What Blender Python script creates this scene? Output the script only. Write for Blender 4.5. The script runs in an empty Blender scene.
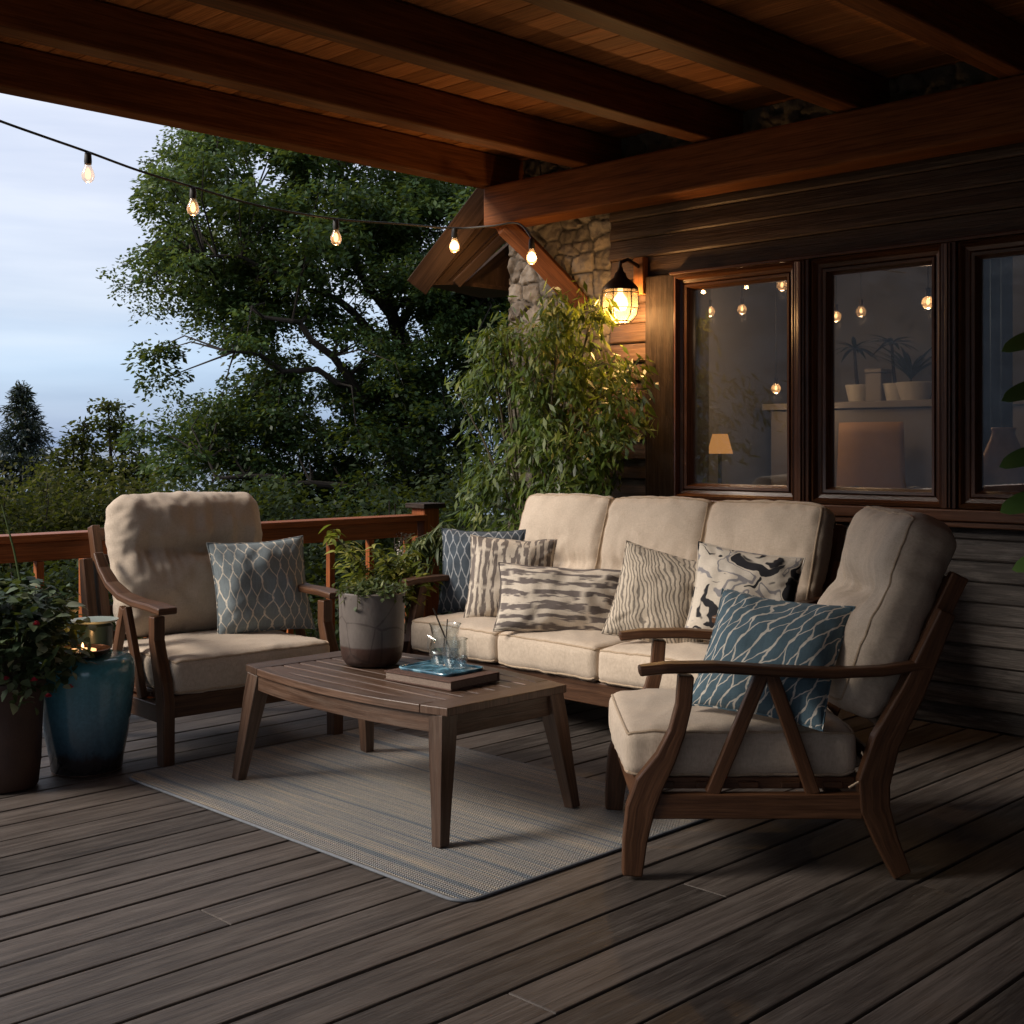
import bpy, bmesh, math, random
from mathutils import Vector, Matrix, noise, Euler
random.seed(7)
C = bpy.context.scene.collection
PI = math.pi
rad = math.radians
V = Vector
S2 = math.sqrt(2)
F_PX, HOR, CAM_H = 1265.0, 446.0, 1.3

def P(px, py, d):
    """world point seen at a picture position at a given depth (used only to read positions off the photograph)"""
    xc = (px - 512) / F_PX * d
    return V(((d + xc) / S2, (d - xc) / S2, CAM_H - (py - HOR) / F_PX * d))

# ------------------------------------------------------------------ mesh builder
class MB:
    def __init__(s):
        s.v, s.f, s.uv, s.t = [], [], [], []
    def _ofs(s):
        return random.uniform(0, 40), random.uniform(0, 40)
    def face(s, idx, uv=None, t=0.0):
        s.f.append(tuple(idx)); s.uv.append(uv if uv else [(0, 0)] * len(idx)); s.t.append(t)
    def box(s, lo, hi, M=None, t=None):
        lo, hi = V(lo), V(hi)
        d = hi - lo
        ax = max(range(3), key=lambda i: d[i])
        b = len(s.v)
        co = [V((x, y, z)) for z in (lo.z, hi.z) for y in (lo.y, hi.y) for x in (lo.x, hi.x)]
        for c in co: s.v.append((M @ c) if M else c)
        o1, o2 = s._ofs(); t = random.random() if t is None else t
        for q, n in (((0, 2, 3, 1), 2), ((4, 5, 7, 6), 2), ((0, 1, 5, 4), 1), ((2, 6, 7, 3), 1), ((0, 4, 6, 2), 0), ((1, 3, 7, 5), 0)):
            axes = [a for a in range(3) if a != n]
            u = ax if ax in axes else axes[0]
            w = axes[0] if axes[1] == u else axes[1]
            s.face([b + i for i in q], [(co[i][u] + o1, co[i][w] + co[i][n] * .37 + o2) for i in q], t)
    def prism(s, poly, p0, p1, A, B, t=None):
        """polygon (a,b) in axes A,B swept from p0 to p1"""
        p0, p1, A, B = V(p0), V(p1), V(A), V(B)
        n = len(poly); b = len(s.v); L = (p1 - p0).length
        for p in (p0, p1):
            for a, c in poly: s.v.append(p + A * a + B * c)
        o1, o2 = s._ofs(); t = random.random() if t is None else t
        acc = 0
        for i in range(n):
            j = (i + 1) % n
            e = math.dist(poly[i], poly[j])
            s.face([b + i, b + j, b + n + j, b + n + i], [(o1, o2 + acc), (o1, o2 + acc + e), (o1 + L, o2 + acc + e), (o1 + L, o2 + acc)], t)
            acc += e
        s.face([b + i for i in reversed(range(n))], [(o1 + poly[i][0], o2 + poly[i][1]) for i in reversed(range(n))], t)
        s.face([b + n + i for i in range(n)], [(o1 + poly[i][0], o2 + poly[i][1]) for i in range(n)], t)
    def sweep(s, pts, wid, thk, side, t=None):
        """rectangular section along a polyline: wid along `side`, thk across it"""
        pts = [V(p) for p in pts]; n = len(pts); side = V(side).normalized()
        W = wid if isinstance(wid, (list, tuple)) else [wid] * n
        T = thk if isinstance(thk, (list, tuple)) else [thk] * n
        b = len(s.v); o1, o2 = s._ofs(); t = random.random() if t is None else t
        L = [0]
        for i in range(1, n): L.append(L[-1] + (pts[i] - pts[i - 1]).length)
        for i in range(n):
            tan = (pts[min(i + 1, n - 1)] - pts[max(i - 1, 0)]).normalized()
            nor = tan.cross(side).normalized()
            for a, c in ((-1, -1), (1, -1), (1, 1), (-1, 1)):
                s.v.append(pts[i] + side * a * W[i] / 2 + nor * c * T[i] / 2)
        per = [0, W[0], W[0] + T[0], 2 * W[0] + T[0], 2 * W[0] + 2 * T[0]]
        for i in range(n - 1):
            for k in range(4):
                a = b + i * 4
                s.face([a + k, a + (k + 1) % 4, a + 4 + (k + 1) % 4, a + 4 + k],
                       [(o1 + L[i], o2 + per[k]), (o1 + L[i], o2 + per[k + 1]), (o1 + L[i + 1], o2 + per[k + 1]), (o1 + L[i + 1], o2 + per[k])], t)
        for q in ((3, 2, 1, 0), tuple((n - 1) * 4 + k for k in range(4))):
            s.face([b + k for k in q], [(o1, o2), (o1 + .02, o2), (o1 + .02, o2 + .05), (o1, o2 + .05)], t)
    def tube(s, pts, r, n=8, closed=False, t=None):
        pts = [V(p) for p in pts]; m = len(pts)
        Rr = r if isinstance(r, (list, tuple)) else [r] * m
        b = len(s.v); t = random.random() if t is None else t
        up = V((0, 0, 1)); prev = None; L = 0
        o1, o2 = s._ofs()
        for i in range(m):
            if closed: tan = pts[(i + 1) % m] - pts[i - 1]
            else: tan = pts[min(i + 1, m - 1)] - pts[max(i - 1, 0)]
            tan.normalize()
            if prev is None:
                a = tan.cross(up)
                if a.length < .05: a = tan.cross(V((1, 0, 0)))
            else:
                a = prev - tan * prev.dot(tan)
                if a.length < 1e-6: a = tan.cross(up)
            a.normalize(); prev = a; c = tan.cross(a)
            for k in range(n):
                an = 2 * PI * k / n
                s.v.append(pts[i] + (a * math.cos(an) + c * math.sin(an)) * Rr[i])
        seg = m if closed else m - 1
        for i in range(seg):
            i2 = (i + 1) % m
            l = (pts[i2] - pts[i]).length
            for k in range(n):
                k2 = (k + 1) % n
                v0, v1 = o2 + 2 * PI * Rr[i] * k / n, o2 + 2 * PI * Rr[i] * (k + 1) / n
                s.face([b + i * n + k, b + i2 * n + k, b + i2 * n + k2, b + i * n + k2],
                       [(o1 + L, v0), (o1 + L + l, v0), (o1 + L + l, v1), (o1 + L, v1)], t)
            L += l
        if not closed:
            s.face([b + k for k in range(n)], None, t)
            s.face([b + (m - 1) * n + k for k in reversed(range(n))], None, t)
    def lathe(s, prof, n=40, c=(0, 0, 0), t=0.5):
        c = V(c); b = len(s.v); m = len(prof)
        for r, z in prof:
            for k in range(n):
                an = 2 * PI * k / n
                s.v.append(c + V((r * math.cos(an), r * math.sin(an), z)))
        for i in range(m - 1):
            for k in range(n):
                k2 = (k + 1) % n
                s.face([b + i * n + k, b + i * n + k2, b + (i + 1) * n + k2, b + (i + 1) * n + k],
                       [(k / n, prof[i][1]), ((k + 1) / n, prof[i][1]), ((k + 1) / n, prof[i + 1][1]), (k / n, prof[i + 1][1])], t)
        if prof[0][0] > 1e-4: s.face([b + k for k in reversed(range(n))], None, t)
        if prof[-1][0] > 1e-4: s.face([b + (m - 1) * n + k for k in range(n)], None, t)
    def leaf(s, c, d, nrm, L, W, t):
        d = d.normalized(); a = d.cross(nrm)
        if a.length < 1e-4: a = d.orthogonal()
        a.normalize(); b = len(s.v)
        s.v += [c, c + d * L * .45 + a * W / 2, c + d * L, c + d * L * .45 - a * W / 2]
        s.f.append((b, b + 1, b + 2, b + 3)); s.uv.append([(0, 0), (.5, .5), (1, 0), (.5, -.5)]); s.t.append(t)
    def bigleaf(s, c, d, nrm, L, W, t, fold=.25, droop=.3, n=7, rnd=False):
        d = V(d).normalized(); nrm = V(nrm); a = d.cross(nrm).normalized(); nn = a.cross(d).normalized()
        b = len(s.v)
        for i in range(n + 1):
            q = i / n
            w = W / 2 * (math.sqrt(max(0, 1 - (2 * q - 1) ** 2)) if rnd else math.sin(PI * min(1, q ** .8))) + .0015
            ctr = V(c) + d * L * q - nn * droop * L * q * q
            s.v += [ctr + a * w + nn * w * fold, ctr, ctr - a * w + nn * w * fold]
        for i in range(n):
            k = b + 3 * i
            s.face([k, k + 1, k + 4, k + 3], [(i / n, .5), (i / n, 0), ((i + 1) / n, 0), ((i + 1) / n, .5)], t)
            s.face([k + 1, k + 2, k + 5, k + 4], [(i / n, 0), (i / n, -.5), ((i + 1) / n, -.5), ((i + 1) / n, 0)], t)
    def surf(s, fn, nu, nv, t=0.5, flip=False):
        b = len(s.v)
        for j in range(nv + 1):
            for i in range(nu + 1): s.v.append(fn(i / nu, j / nv))
        for j in range(nv):
            for i in range(nu):
                k = b + j * (nu + 1) + i
                q = [k, k + 1, k + nu + 2, k + nu + 1]
                u = [(i / nu, j / nv), ((i + 1) / nu, j / nv), ((i + 1) / nu, (j + 1) / nv), (i / nu, (j + 1) / nv)]
                if flip: q.reverse(); u.reverse()
                s.face(q, u, t)
    def build(s, name, mat, parent=None, smooth=False, bevel=0, merge=False, angle=40, sub=0):
        me = bpy.data.meshes.new(name)
        me.from_pydata([tuple(x) for x in s.v], [], s.f)
        uvl = me.uv_layers.new(name='UVMap')
        flat = [c for fu in s.uv for p in fu for c in p]
        uvl.data.foreach_set('uv', flat)
        pt = getattr(s, 'pt', None)
        at = me.attributes.new('tint', 'FLOAT', 'POINT' if pt else 'FACE'); at.data.foreach_set('value', (pt + [.4] * (len(s.v) - len(pt))) if pt else s.t)
        if merge:
            bm = bmesh.new(); bm.from_mesh(me); bmesh.ops.remove_doubles(bm, verts=bm.verts, dist=1e-4)
            bmesh.ops.recalc_face_normals(bm, faces=bm.faces); bm.to_mesh(me); bm.free()
        me.materials.append(mat)
        if smooth:
            me.polygons.foreach_set('use_smooth', [True] * len(me.polygons))
            if angle < 180: me.set_sharp_from_angle(angle=rad(angle))
        me.update()
        o = bpy.data.objects.new(name, me); C.objects.link(o)
        if parent: o.parent = parent
        if bevel:
            b = o.modifiers.new('bevel', 'BEVEL'); b.width = bevel; b.segments = 2; b.limit_method = 'ANGLE'; b.angle_limit = rad(35)
        if sub:
            m = o.modifiers.new('sub', 'SUBSURF'); m.levels = sub; m.render_levels = sub
        return o

def thing(name, label, cat, loc=(0, 0, 0), rotz=0, group=None):
    o = bpy.data.objects.new(name, None); C.objects.link(o)
    o.location = loc; o.rotation_euler = (0, 0, rotz); o.empty_display_size = .1
    return tag(o, label, cat, group)
def tag(o, label, cat, group=None):
    o['label'] = label; o['category'] = cat
    if group: o['group'] = group
    return o
def struct(o):
    o['kind'] = 'structure'; return o

# ------------------------------------------------------------------ materials
class NT:
    def __init__(s, name):
        s.m = bpy.data.materials.new(name); s.m.use_nodes = True
        s.t = s.m.node_tree; s.bsdf = s.t.nodes['Principled BSDF']; s.out = s.t.nodes['Material Output']
    def n(s, typ, ins=None, **props):
        nd = s.t.nodes.new('ShaderNode' + typ)
        for k, v in props.items(): setattr(nd, k, v)
        for k, v in (ins or {}).items(): s.set(nd, k, v)
        return nd
    def set(s, nd, k, v):
        sock = nd.inputs[k]
        if isinstance(v, bpy.types.NodeSocket): s.t.links.new(v, sock)
        elif isinstance(v, bpy.types.Node): s.t.links.new(v.outputs[0], sock)
        else:
            if sock.type == 'RGBA' and len(v) == 3: v = (*v, 1)
            sock.default_value = v
    def math(s, op, a, b=0.0, c=0.0):
        nd = s.n('Math', operation=op)
        for i, x in enumerate((a, b, c)): s.set(nd, i, x)
        return nd.outputs[0]
    def mix(s, f, a, b, mode='MIX'):
        nd = s.n('Mix', data_type='RGBA', blend_type=mode)
        s.set(nd, 0, f); s.set(nd, 6, a); s.set(nd, 7, b)
        return nd.outputs[2]
    def ramp(s, f, stops, interp='LINEAR'):
        nd = s.n('ValToRGB', {0: f}); cr = nd.color_ramp; cr.interpolation = interp
        while len(cr.elements) < len(stops): cr.elements.new(.5)
        for e, (p, c) in zip(cr.elements, stops):
            e.position = p; e.color = (*c, 1) if len(c) == 3 else c
        return nd.outputs[0]
    def coord(s, kind, scale=(1, 1, 1), rot=(0, 0, 0)):
        tc = s.n('TexCoord')
        return s.n('Mapping', {'Vector': tc.outputs[kind], 'Scale': scale, 'Rotation': rot}).outputs[0]
    def noise(s, vec, scale, detail=4, rough=.55, dist=0):
        return s.n('TexNoise', {'Vector': vec, 'Scale': scale, 'Detail': detail, 'Roughness': rough, 'Distortion': dist}).outputs[0]
    def bump(s, h, strength=.3, dist=.01):
        nd = s.n('Bump', {'Height': h, 'Strength': strength, 'Distance': dist})
        s.set(s.bsdf, 'Normal', nd.outputs[0]); return nd
    def P(s, **kw):
        names = dict(col='Base Color', rough='Roughness', metal='Metallic', spec='Specular IOR Level', coat='Coat Weight', sheen='Sheen Weight', trans='Transmission Weight', ior='IOR')
        for k, v in kw.items(): s.set(s.bsdf, names[k], v)
        return s.m

def wood(name, dark, mid, light, rough=.5, grain=1.0, bump=.25, wear=0.0, wearcol=(.3, .3, .3), spec=.4, crack=0, vary=.5):
    k = NT(name)
    g = k.noise(k.coord('UV', (2.2 * grain, 60 * grain, 1)), 1.0, 6, .62, .6)
    g2 = k.noise(k.coord('UV', (9 * grain, 260 * grain, 1)), 1.0, 3, .6)
    big = k.noise(k.coord('UV', (1.1, 5, 1)), 1.0, 3, .5)
    col = k.ramp(g, [(.25, dark), (.5, mid), (.75, light)])
    tint = k.n('Attribute', attribute_name='tint').outputs['Fac']
    f = k.math('MULTIPLY_ADD', tint, vary, k.math('MULTIPLY', big, .9))
    f = k.math('ADD', f, .5 - vary / 2)
    col = k.mix(1.0, col, k.n('CombineColor', {0: f, 1: f, 2: f}).outputs[0], 'MULTIPLY')
    fine = k.ramp(g2, [(.35, (.55, .55, .55)), (.6, (1, 1, 1))])
    col = k.mix(.8, col, fine, 'MULTIPLY')
    if wear:
        w = k.ramp(k.noise(k.coord('UV', (3, 22, 1)), 1.3, 6, .7), [(.48, (0, 0, 0)), (.7, (1, 1, 1))])
        col = k.mix(k.math('MULTIPLY', w, wear), col, wearcol)
    if crack:
        ck = k.ramp(k.noise(k.coord('UV', (.9, 75, 1)), 1.0, 4, .7), [(.3, (.25, .22, .2)), (.37, (1, 1, 1))])
        col = k.mix(crack, col, ck, 'MULTIPLY')
    h = k.math('ADD', k.math('MULTIPLY', g, .6), k.math('MULTIPLY', g2, .4))
    k.bump(h, bump, .006)
    r = k.math('MULTIPLY_ADD', g, .3, rough - .15)
    return k.P(col=col, rough=r, spec=spec)

def plain(name, col, rough=.5, metal=0, var=.25, scale=8, bump=.1, spec=.5, coat=0):
    k = NT(name)
    nz = k.noise(k.coord('Object'), scale, 5, .6)
    f = k.math('MULTIPLY_ADD', nz, var * 2, 1 - var)
    c = k.mix(1.0, (*col, 1), k.n('CombineColor', {0: f, 1: f, 2: f}).outputs[0], 'MULTIPLY')
    k.bump(k.noise(k.coord('Object'), scale * 6, 4, .6), bump, .004)
    return k.P(col=c, rough=rough, metal=metal, spec=spec, coat=coat)

def emit(name, col, strength):
    k = NT(name); e = k.n('Emission', {'Color': col, 'Strength': strength})
    k.t.links.new(e.outputs[0], k.out.inputs[0]); return k.m

def glass(name, tint=(1, 1, 1), boost=1.0, rough=.0, add=0.0):
    k = NT(name)
    fc = k.n('LayerWeight', {'Blend': .5}).outputs['Facing']
    f = k.math('MINIMUM', k.math('MULTIPLY_ADD', k.math('POWER', fc, 4.0), boost, .045 + add), .85)
    tr = k.n('BsdfTransparent', {'Color': tint}); gl = k.n('BsdfGlossy', {'Color': (1, 1, 1), 'Roughness': rough})
    mx = k.n('MixShader', {0: f, 1: tr.outputs[0], 2: gl.outputs[0]})
    k.t.links.new(mx.outputs[0], k.out.inputs[0]); return k.m

def leafmat(name, stops, trans=.35, rough=.5, spec=.3):
    k = NT(name)
    tint = k.n('Attribute', attribute_name='tint').outputs['Fac']
    col = k.ramp(tint, stops)
    nz = k.noise(k.coord('Object'), 1.3, 3)
    f = k.math('MULTIPLY_ADD', nz, 1.2, .4)
    col = k.mix(1.0, col, k.n('CombineColor', {0: f, 1: f, 2: f}).outputs[0], 'MULTIPLY')
    k.P(col=col, rough=rough, spec=spec)
    tl = k.n('BsdfTranslucent', {'Color': k.mix(.4, col, (.25, .3, .02, 1))})
    mx = k.n('MixShader', {0: trans, 1: k.bsdf.outputs[0], 2: tl.outputs[0]})
    k.t.links.new(mx.outputs[0], k.out.inputs[0]); return k.m

def weave(k, s=1.0):
    """thread texture in object space: fine horizontal and vertical slubs"""
    a = k.noise(k.coord('Object', (520 * s, 60 * s, 60 * s)), 1, 2, .6)
    b = k.noise(k.coord('Object', (60 * s, 520 * s, 60 * s)), 1, 2, .6)
    return k.math('ADD', a, b)

def linen(name, base, lightc):
    k = NT(name)
    w = weave(k)
    big = k.noise(k.coord('Object'), 5, 4, .6)
    col = k.ramp(k.math('MULTIPLY', w, .5), [(.33, base), (.66, lightc)])
    f = k.math('MULTIPLY_ADD', big, .22, .88)
    col = k.mix(1.0, col, k.n('CombineColor', {0: f, 1: f, 2: f}).outputs[0], 'MULTIPLY')
    k.bump(w, .22, .002)
    return k.P(col=col, rough=.92, spec=.15, sheen=.12)

def fabric_from(k, fac, ca, cb, bumpk=.25):
    w = weave(k)
    col = k.mix(fac, (*ca, 1), (*cb, 1))
    f = k.math('MULTIPLY_ADD', w, .35, .65)
    col = k.mix(1.0, col, k.n('CombineColor', {0: f, 1: f, 2: f}).outputs[0], 'MULTIPLY')
    k.bump(k.math('MULTIPLY_ADD', fac, .6, w), bumpk, .003)
    return k.P(col=col, rough=.9, spec=.15, sheen=.1)

def uvxy(k, distort=.0, dscale=4):
    tc = k.n('TexCoord').outputs['UV']
    sp = k.n('SeparateXYZ', {0: tc})
    u, v = sp.outputs[0], sp.outputs[1]
    if distort:
        nz = k.n('TexNoise', {'Vector': tc, 'Scale': dscale, 'Detail': 3.0})
        s2 = k.n('SeparateColor', {0: nz.outputs['Color']})
        u = k.math('MULTIPLY_ADD', k.math('SUBTRACT', s2.outputs[0], .5), distort, u)
        v = k.math('MULTIPLY_ADD', k.math('SUBTRACT', s2.outputs[1], .5), distort, v)
    return u, v

def ogee(name, ground, line, N=9, M=4.5, width=.13, amp=.5, distort=.05, dscale=5, shear=0.0, fade=True):
    k = NT(name)
    u, v = uvxy(k, distort, dscale)
    if shear: u = k.math('MULTIPLY_ADD', v, shear, u)
    ph = k.math('MULTIPLY', v, 2 * PI * M)
    sn = k.math('MULTIPLY', k.math('SINE', ph), amp)
    t = k.math('MULTIPLY', u, float(N))
    d1 = k.math('PINGPONG', k.math('ADD', t, sn), 1.0)
    d2 = k.math('PINGPONG', k.math('SUBTRACT', k.math('ADD', t, 1.0), sn), 1.0)
    d = k.math('MINIMUM', d1, d2)
    wn = k.noise(k.coord('UV'), 14, 3)
    w = k.math('MULTIPLY_ADD', wn, width * 1.6, width * .2)
    fac = k.ramp(k.math('DIVIDE', d, w), [(.6, (1, 1, 1)), (1.0, (0, 0, 0))])
    if fade:
        fac = k.math('MULTIPLY', fac, k.ramp(k.noise(k.coord('UV', (30, 12, 1)), 1.5, 3), [(.3, (.35, .35, .35)), (.55, (1, 1, 1))]))
    g = k.noise(k.coord('UV', (60, 6, 1)), 1, 4)
    gc = k.mix(k.math('MULTIPLY', g, .7), (*ground, 1), (ground[0] * 1.9, ground[1] * 1.8, ground[2] * 1.6, 1))
    wv = weave(k)
    col = k.mix(fac, gc, (*line, 1))
    f = k.math('MULTIPLY_ADD', wv, .35, .65)
    col = k.mix(1.0, col, k.n('CombineColor', {0: f, 1: f, 2: f}).outputs[0], 'MULTIPLY')
    k.bump(k.math('MULTIPLY_ADD', fac, .5, wv), .25, .003)
    return k.P(col=col, rough=.9, spec=.15, sheen=.1)

def strokes(name, ground, ink, su, sv, rows, vertical):
    k = NT(name)
    u, v = uvxy(k, .05, 6)
    a, b = (u, v) if vertical else (v, u)
    b = k.math('MULTIPLY_ADD', k.noise(k.n('CombineXYZ', {0: k.math('FLOOR', k.math('MULTIPLY', a, su * .9))}).outputs[0], 3.7, 0), .9 / rows * 2, b)
    row = k.math('FLOOR', k.math('MULTIPLY', b, rows))
    vec = k.n('CombineXYZ', {0: k.math('MULTIPLY', a, su), 1: k.math('MULTIPLY', b, sv), 2: k.math('MULTIPLY', row, 7.3)})
    nz = k.noise(vec.outputs[0], 1.0, 2, .5)
    stripe = k.math('SINE', k.math('MULTIPLY_ADD', nz, 9.0, k.math('MULTIPLY', a, su * 3.2)))
    rough = k.noise(k.coord('UV', (90, 10, 1) if vertical else (10, 90, 1)), 1.6, 3)
    f = k.ramp(k.math('MULTIPLY_ADD', rough, 1.1, k.math('MULTIPLY', stripe, .5)), [(.38, (0, 0, 0)), (.62, (1, 1, 1))])
    edge = k.math('PINGPONG', k.math('MULTIPLY', b, rows), .5)
    f = k.math('MULTIPLY', f, k.ramp(edge, [(.01, (.2, .2, .2)), (.09, (1, 1, 1))]))
    f = k.math('MULTIPLY', f, .92)
    return fabric_from(k, f, ground, ink)

def waves(name, ground, ink):
    k = NT(name)
    u, v = uvxy(k, .22, 3.2)
    a = k.math('MULTIPLY_ADD', v, .35, u)
    s = k.math('SINE', k.math('MULTIPLY', a, 2 * PI * 24))
    f = k.ramp(k.math('MULTIPLY_ADD', s, .5, .5), [(.5, (0, 0, 0)), (.85, (1, 1, 1))])
    return fabric_from(k, k.math('MULTIPLY', f, .85), ground, ink, .5)

def swirls(name):
    k = NT(name)
    u, v = uvxy(k, .55, 2.6)
    vec = k.n('CombineXYZ', {0: u, 1: v}).outputs[0]
    n1 = k.noise(vec, 4.2, 1.0, .4, .9)
    c = k.ramp(n1, [(.0, (.03, .03, .035)), (.385, (.03, .03, .035)), (.4, (.6, .54, .46)), (.53, (.6, .54, .46)), (.545, (.25, .24, .25)), (.6, (.25, .24, .25)), (.61, (.6, .55, .48))])
    w = weave(k)
    f = k.math('MULTIPLY_ADD', w, .3, .7)
    c = k.mix(1.0, c, k.n('CombineColor', {0: f, 1: f, 2: f}).outputs[0], 'MULTIPLY')
    k.bump(w, .25, .003)
    return k.P(col=c, rough=.9, spec=.15)

M = {}
M['teak'] = wood('teak_brown', (.04, .016, .0075), (.105, .046, .021), (.175, .08, .038), .42, 1.0, .25)
M['table'] = wood('table_teak', (.042, .021, .013), (.1, .056, .036), (.165, .1, .068), .38, 1.0, .35, .3, (.19, .15, .12))
M['deck'] = wood('deck_boards', (.04, .032, .029), (.095, .079, .07), (.16, .135, .12), .52, .6, .6, .4, (.18, .16, .145), .3, .8, .75)
M['cedar'] = wood('cedar_beam', (.085, .028, .009), (.185, .064, .02), (.26, .096, .032), .6, .5, .4, spec=.12)
M['cedar_dark'] = wood('cedar_ceiling', (.3, .11, .034), (.52, .2, .062), (.62, .27, .1), .6, .6, .3, spec=.12)
M['rail'] = wood('cedar_rail', (.2, .055, .014), (.36, .105, .028), (.46, .15, .045), .5, .8, .25, spec=.25)
M['siding'] = wood('dark_siding', (.036, .021, .014), (.092, .054, .036), (.155, .096, .066), .48, .7, 1.0, .25, (.19, .14, .115), .35)
M['weathered'] = wood('weathered_siding', (.03, .024, .02), (.075, .062, .054), (.15, .128, .114), .55, .7, 1.0, .6, (.22, .195, .175), .22)
M['frame'] = wood('window_frame_wood', (.055, .021, .01), (.12, .048, .021), (.175, .075, .036), .3, .6, .15, spec=.4)
M['trim'] = wood('trim_board', (.018, .011, .008), (.036, .023, .017), (.062, .041, .03), .65, .5, 1.0, .5, (.085, .062, .048), .2)
M['eave'] = wood('eave_board', (.03, .016, .01), (.06, .033, .02), (.095, .055, .036), .65, .5, .4, spec=.15)
M['bark'] = wood('bark', (.012, .009, .007), (.03, .023, .018), (.06, .048, .038), .9, 1.5, 1.0)
M['linen'] = linen('oatmeal_linen', (.45, .37, .29), (.6, .505, .405))
M['piping'] = linen('linen_piping', (.33, .25, .175), (.5, .39, .28))
M['p_slate'] = ogee('slate_lattice', (.15, .185, .21), (.66, .6, .5), 18, 3.4, .13, .56, .05, 7)
M['p_blue'] = ogee('blue_water_lattice', (.075, .125, .165), (.68, .64, .56), 20, 2.4, .14, .58, .12, 4.5, -.55, False)
M['p_dusk'] = ogee('dusk_blue_leaf', (.045, .06, .08), (.32, .34, .36), 18, 3.2, .17, .52, .06, 4, .1)
M['p_vert'] = strokes('vertical_strokes', (.60, .53, .44), (.13, .108, .1), 20, 3.5, 2.5, True)
M['p_horz'] = strokes('horizontal_strokes', (.62, .55, .46), (.12, .1, .098), 13, 5, 3, False)
M['p_wave'] = waves('cream_waves', (.58, .5, .4), (.16, .14, .12))
M['p_swirl'] = swirls('monochrome_swirls')
M['black'] = plain('black_rubber', (.012, .012, .012), .6)
M['iron'] = plain('dark_iron', (.06, .05, .042), .45, .8)
M['pane'] = glass('window_glass', (.86, .88, .9), 1.0, .0, .02)
_t = M['pane'].node_tree; _o = _t.nodes['Material Output']; _src = _o.inputs[0].links[0].from_socket
_d = _t.nodes.new('ShaderNodeBsdfDiffuse'); _d.inputs[0].default_value = (.5, .52, .56, 1)  # grey diffuse film mixed over the pane to stand in for haze
_tc = _t.nodes.new('ShaderNodeTexCoord'); _nz = _t.nodes.new('ShaderNodeTexNoise'); _nz.inputs['Scale'].default_value = 2.2; _nz.inputs['Detail'].default_value = 6; _t.links.new(_tc.outputs['Object'], _nz.inputs['Vector'])
_mm = _t.nodes.new('ShaderNodeMath'); _mm.operation = 'MULTIPLY_ADD'; _t.links.new(_nz.outputs[0], _mm.inputs[0]); _mm.inputs[1].default_value = .05; _mm.inputs[2].default_value = .012
_mx = _t.nodes.new('ShaderNodeMixShader'); _t.links.new(_mm.outputs[0], _mx.inputs[0]); _t.links.new(_src, _mx.inputs[1]); _t.links.new(_d.outputs[0], _mx.inputs[2]); _t.links.new(_mx.outputs[0], _o.inputs[0])
M['glass'] = glass('clear_glass', (.95, .97, .97), 1.7, .01, .05)
def halo_glass(name, tint, halo, fcol):  # translucent share mixed in so the glass shows a halo like bloom
    m = glass(name, tint, .8, .02, .02); t = m.node_tree
    out_ = t.nodes['Material Output']; src = out_.inputs[0].links[0].from_socket
    tl = t.nodes.new('ShaderNodeBsdfTranslucent'); tl.inputs[0].default_value = (*fcol, 1)
    mx_ = t.nodes.new('ShaderNodeMixShader'); mx_.inputs[0].default_value = halo
    t.links.new(src, mx_.inputs[1]); t.links.new(tl.outputs[0], mx_.inputs[2]); t.links.new(mx_.outputs[0], out_.inputs[0]); return m
M['lanternglass'] = halo_glass('lantern_halo_glass', (.97, .95, .9), .07, (.9, .75, .5))
M['bulbglass'] = halo_glass('bulb_glass', (1, .95, .88), .16, (.9, .7, .5))
M['bulbglass_x'] = glass('bulb_glass', (1, .93, .84), .8, .02, .02)
M['filament'] = emit('warm_filament', (1, .58, .26), 3.5)
M['filament_hi'] = emit('bright_filament', (1, .62, .3), 14)
M['candle'] = emit('candle_glow', (1, .5, .18), 8)
M['shade_glow'] = emit('dim_shade', (1, .55, .25), .35)
M['room_bulb'] = emit('room_bulb_glow', (1, .58, .25), 3)

def m_stone():
    k = NT('field_stone')
    tint = k.n('Attribute', attribute_name='tint').outputs['Fac']
    col = k.ramp(tint, [(0, (.06, .053, .046)), (.08, (.07, .062, .053)), (.14, (.085, .074, .064)), (.5, (.15, .13, .112)), (.8, (.185, .155, .125)), (1, (.21, .19, .17))])
    n1 = k.noise(k.coord('Object'), 14, 6, .65)
    f = k.math('MULTIPLY_ADD', n1, 1.2, .4)
    col = k.mix(1.0, col, k.n('CombineColor', {0: f, 1: f, 2: f}).outputs[0], 'MULTIPLY')
    k.bump(k.noise(k.coord('Object'), 40, 6, .7), .6, .012)
    return k.P(col=col, rough=.85, spec=.3)
M['stone'] = m_stone()

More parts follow.
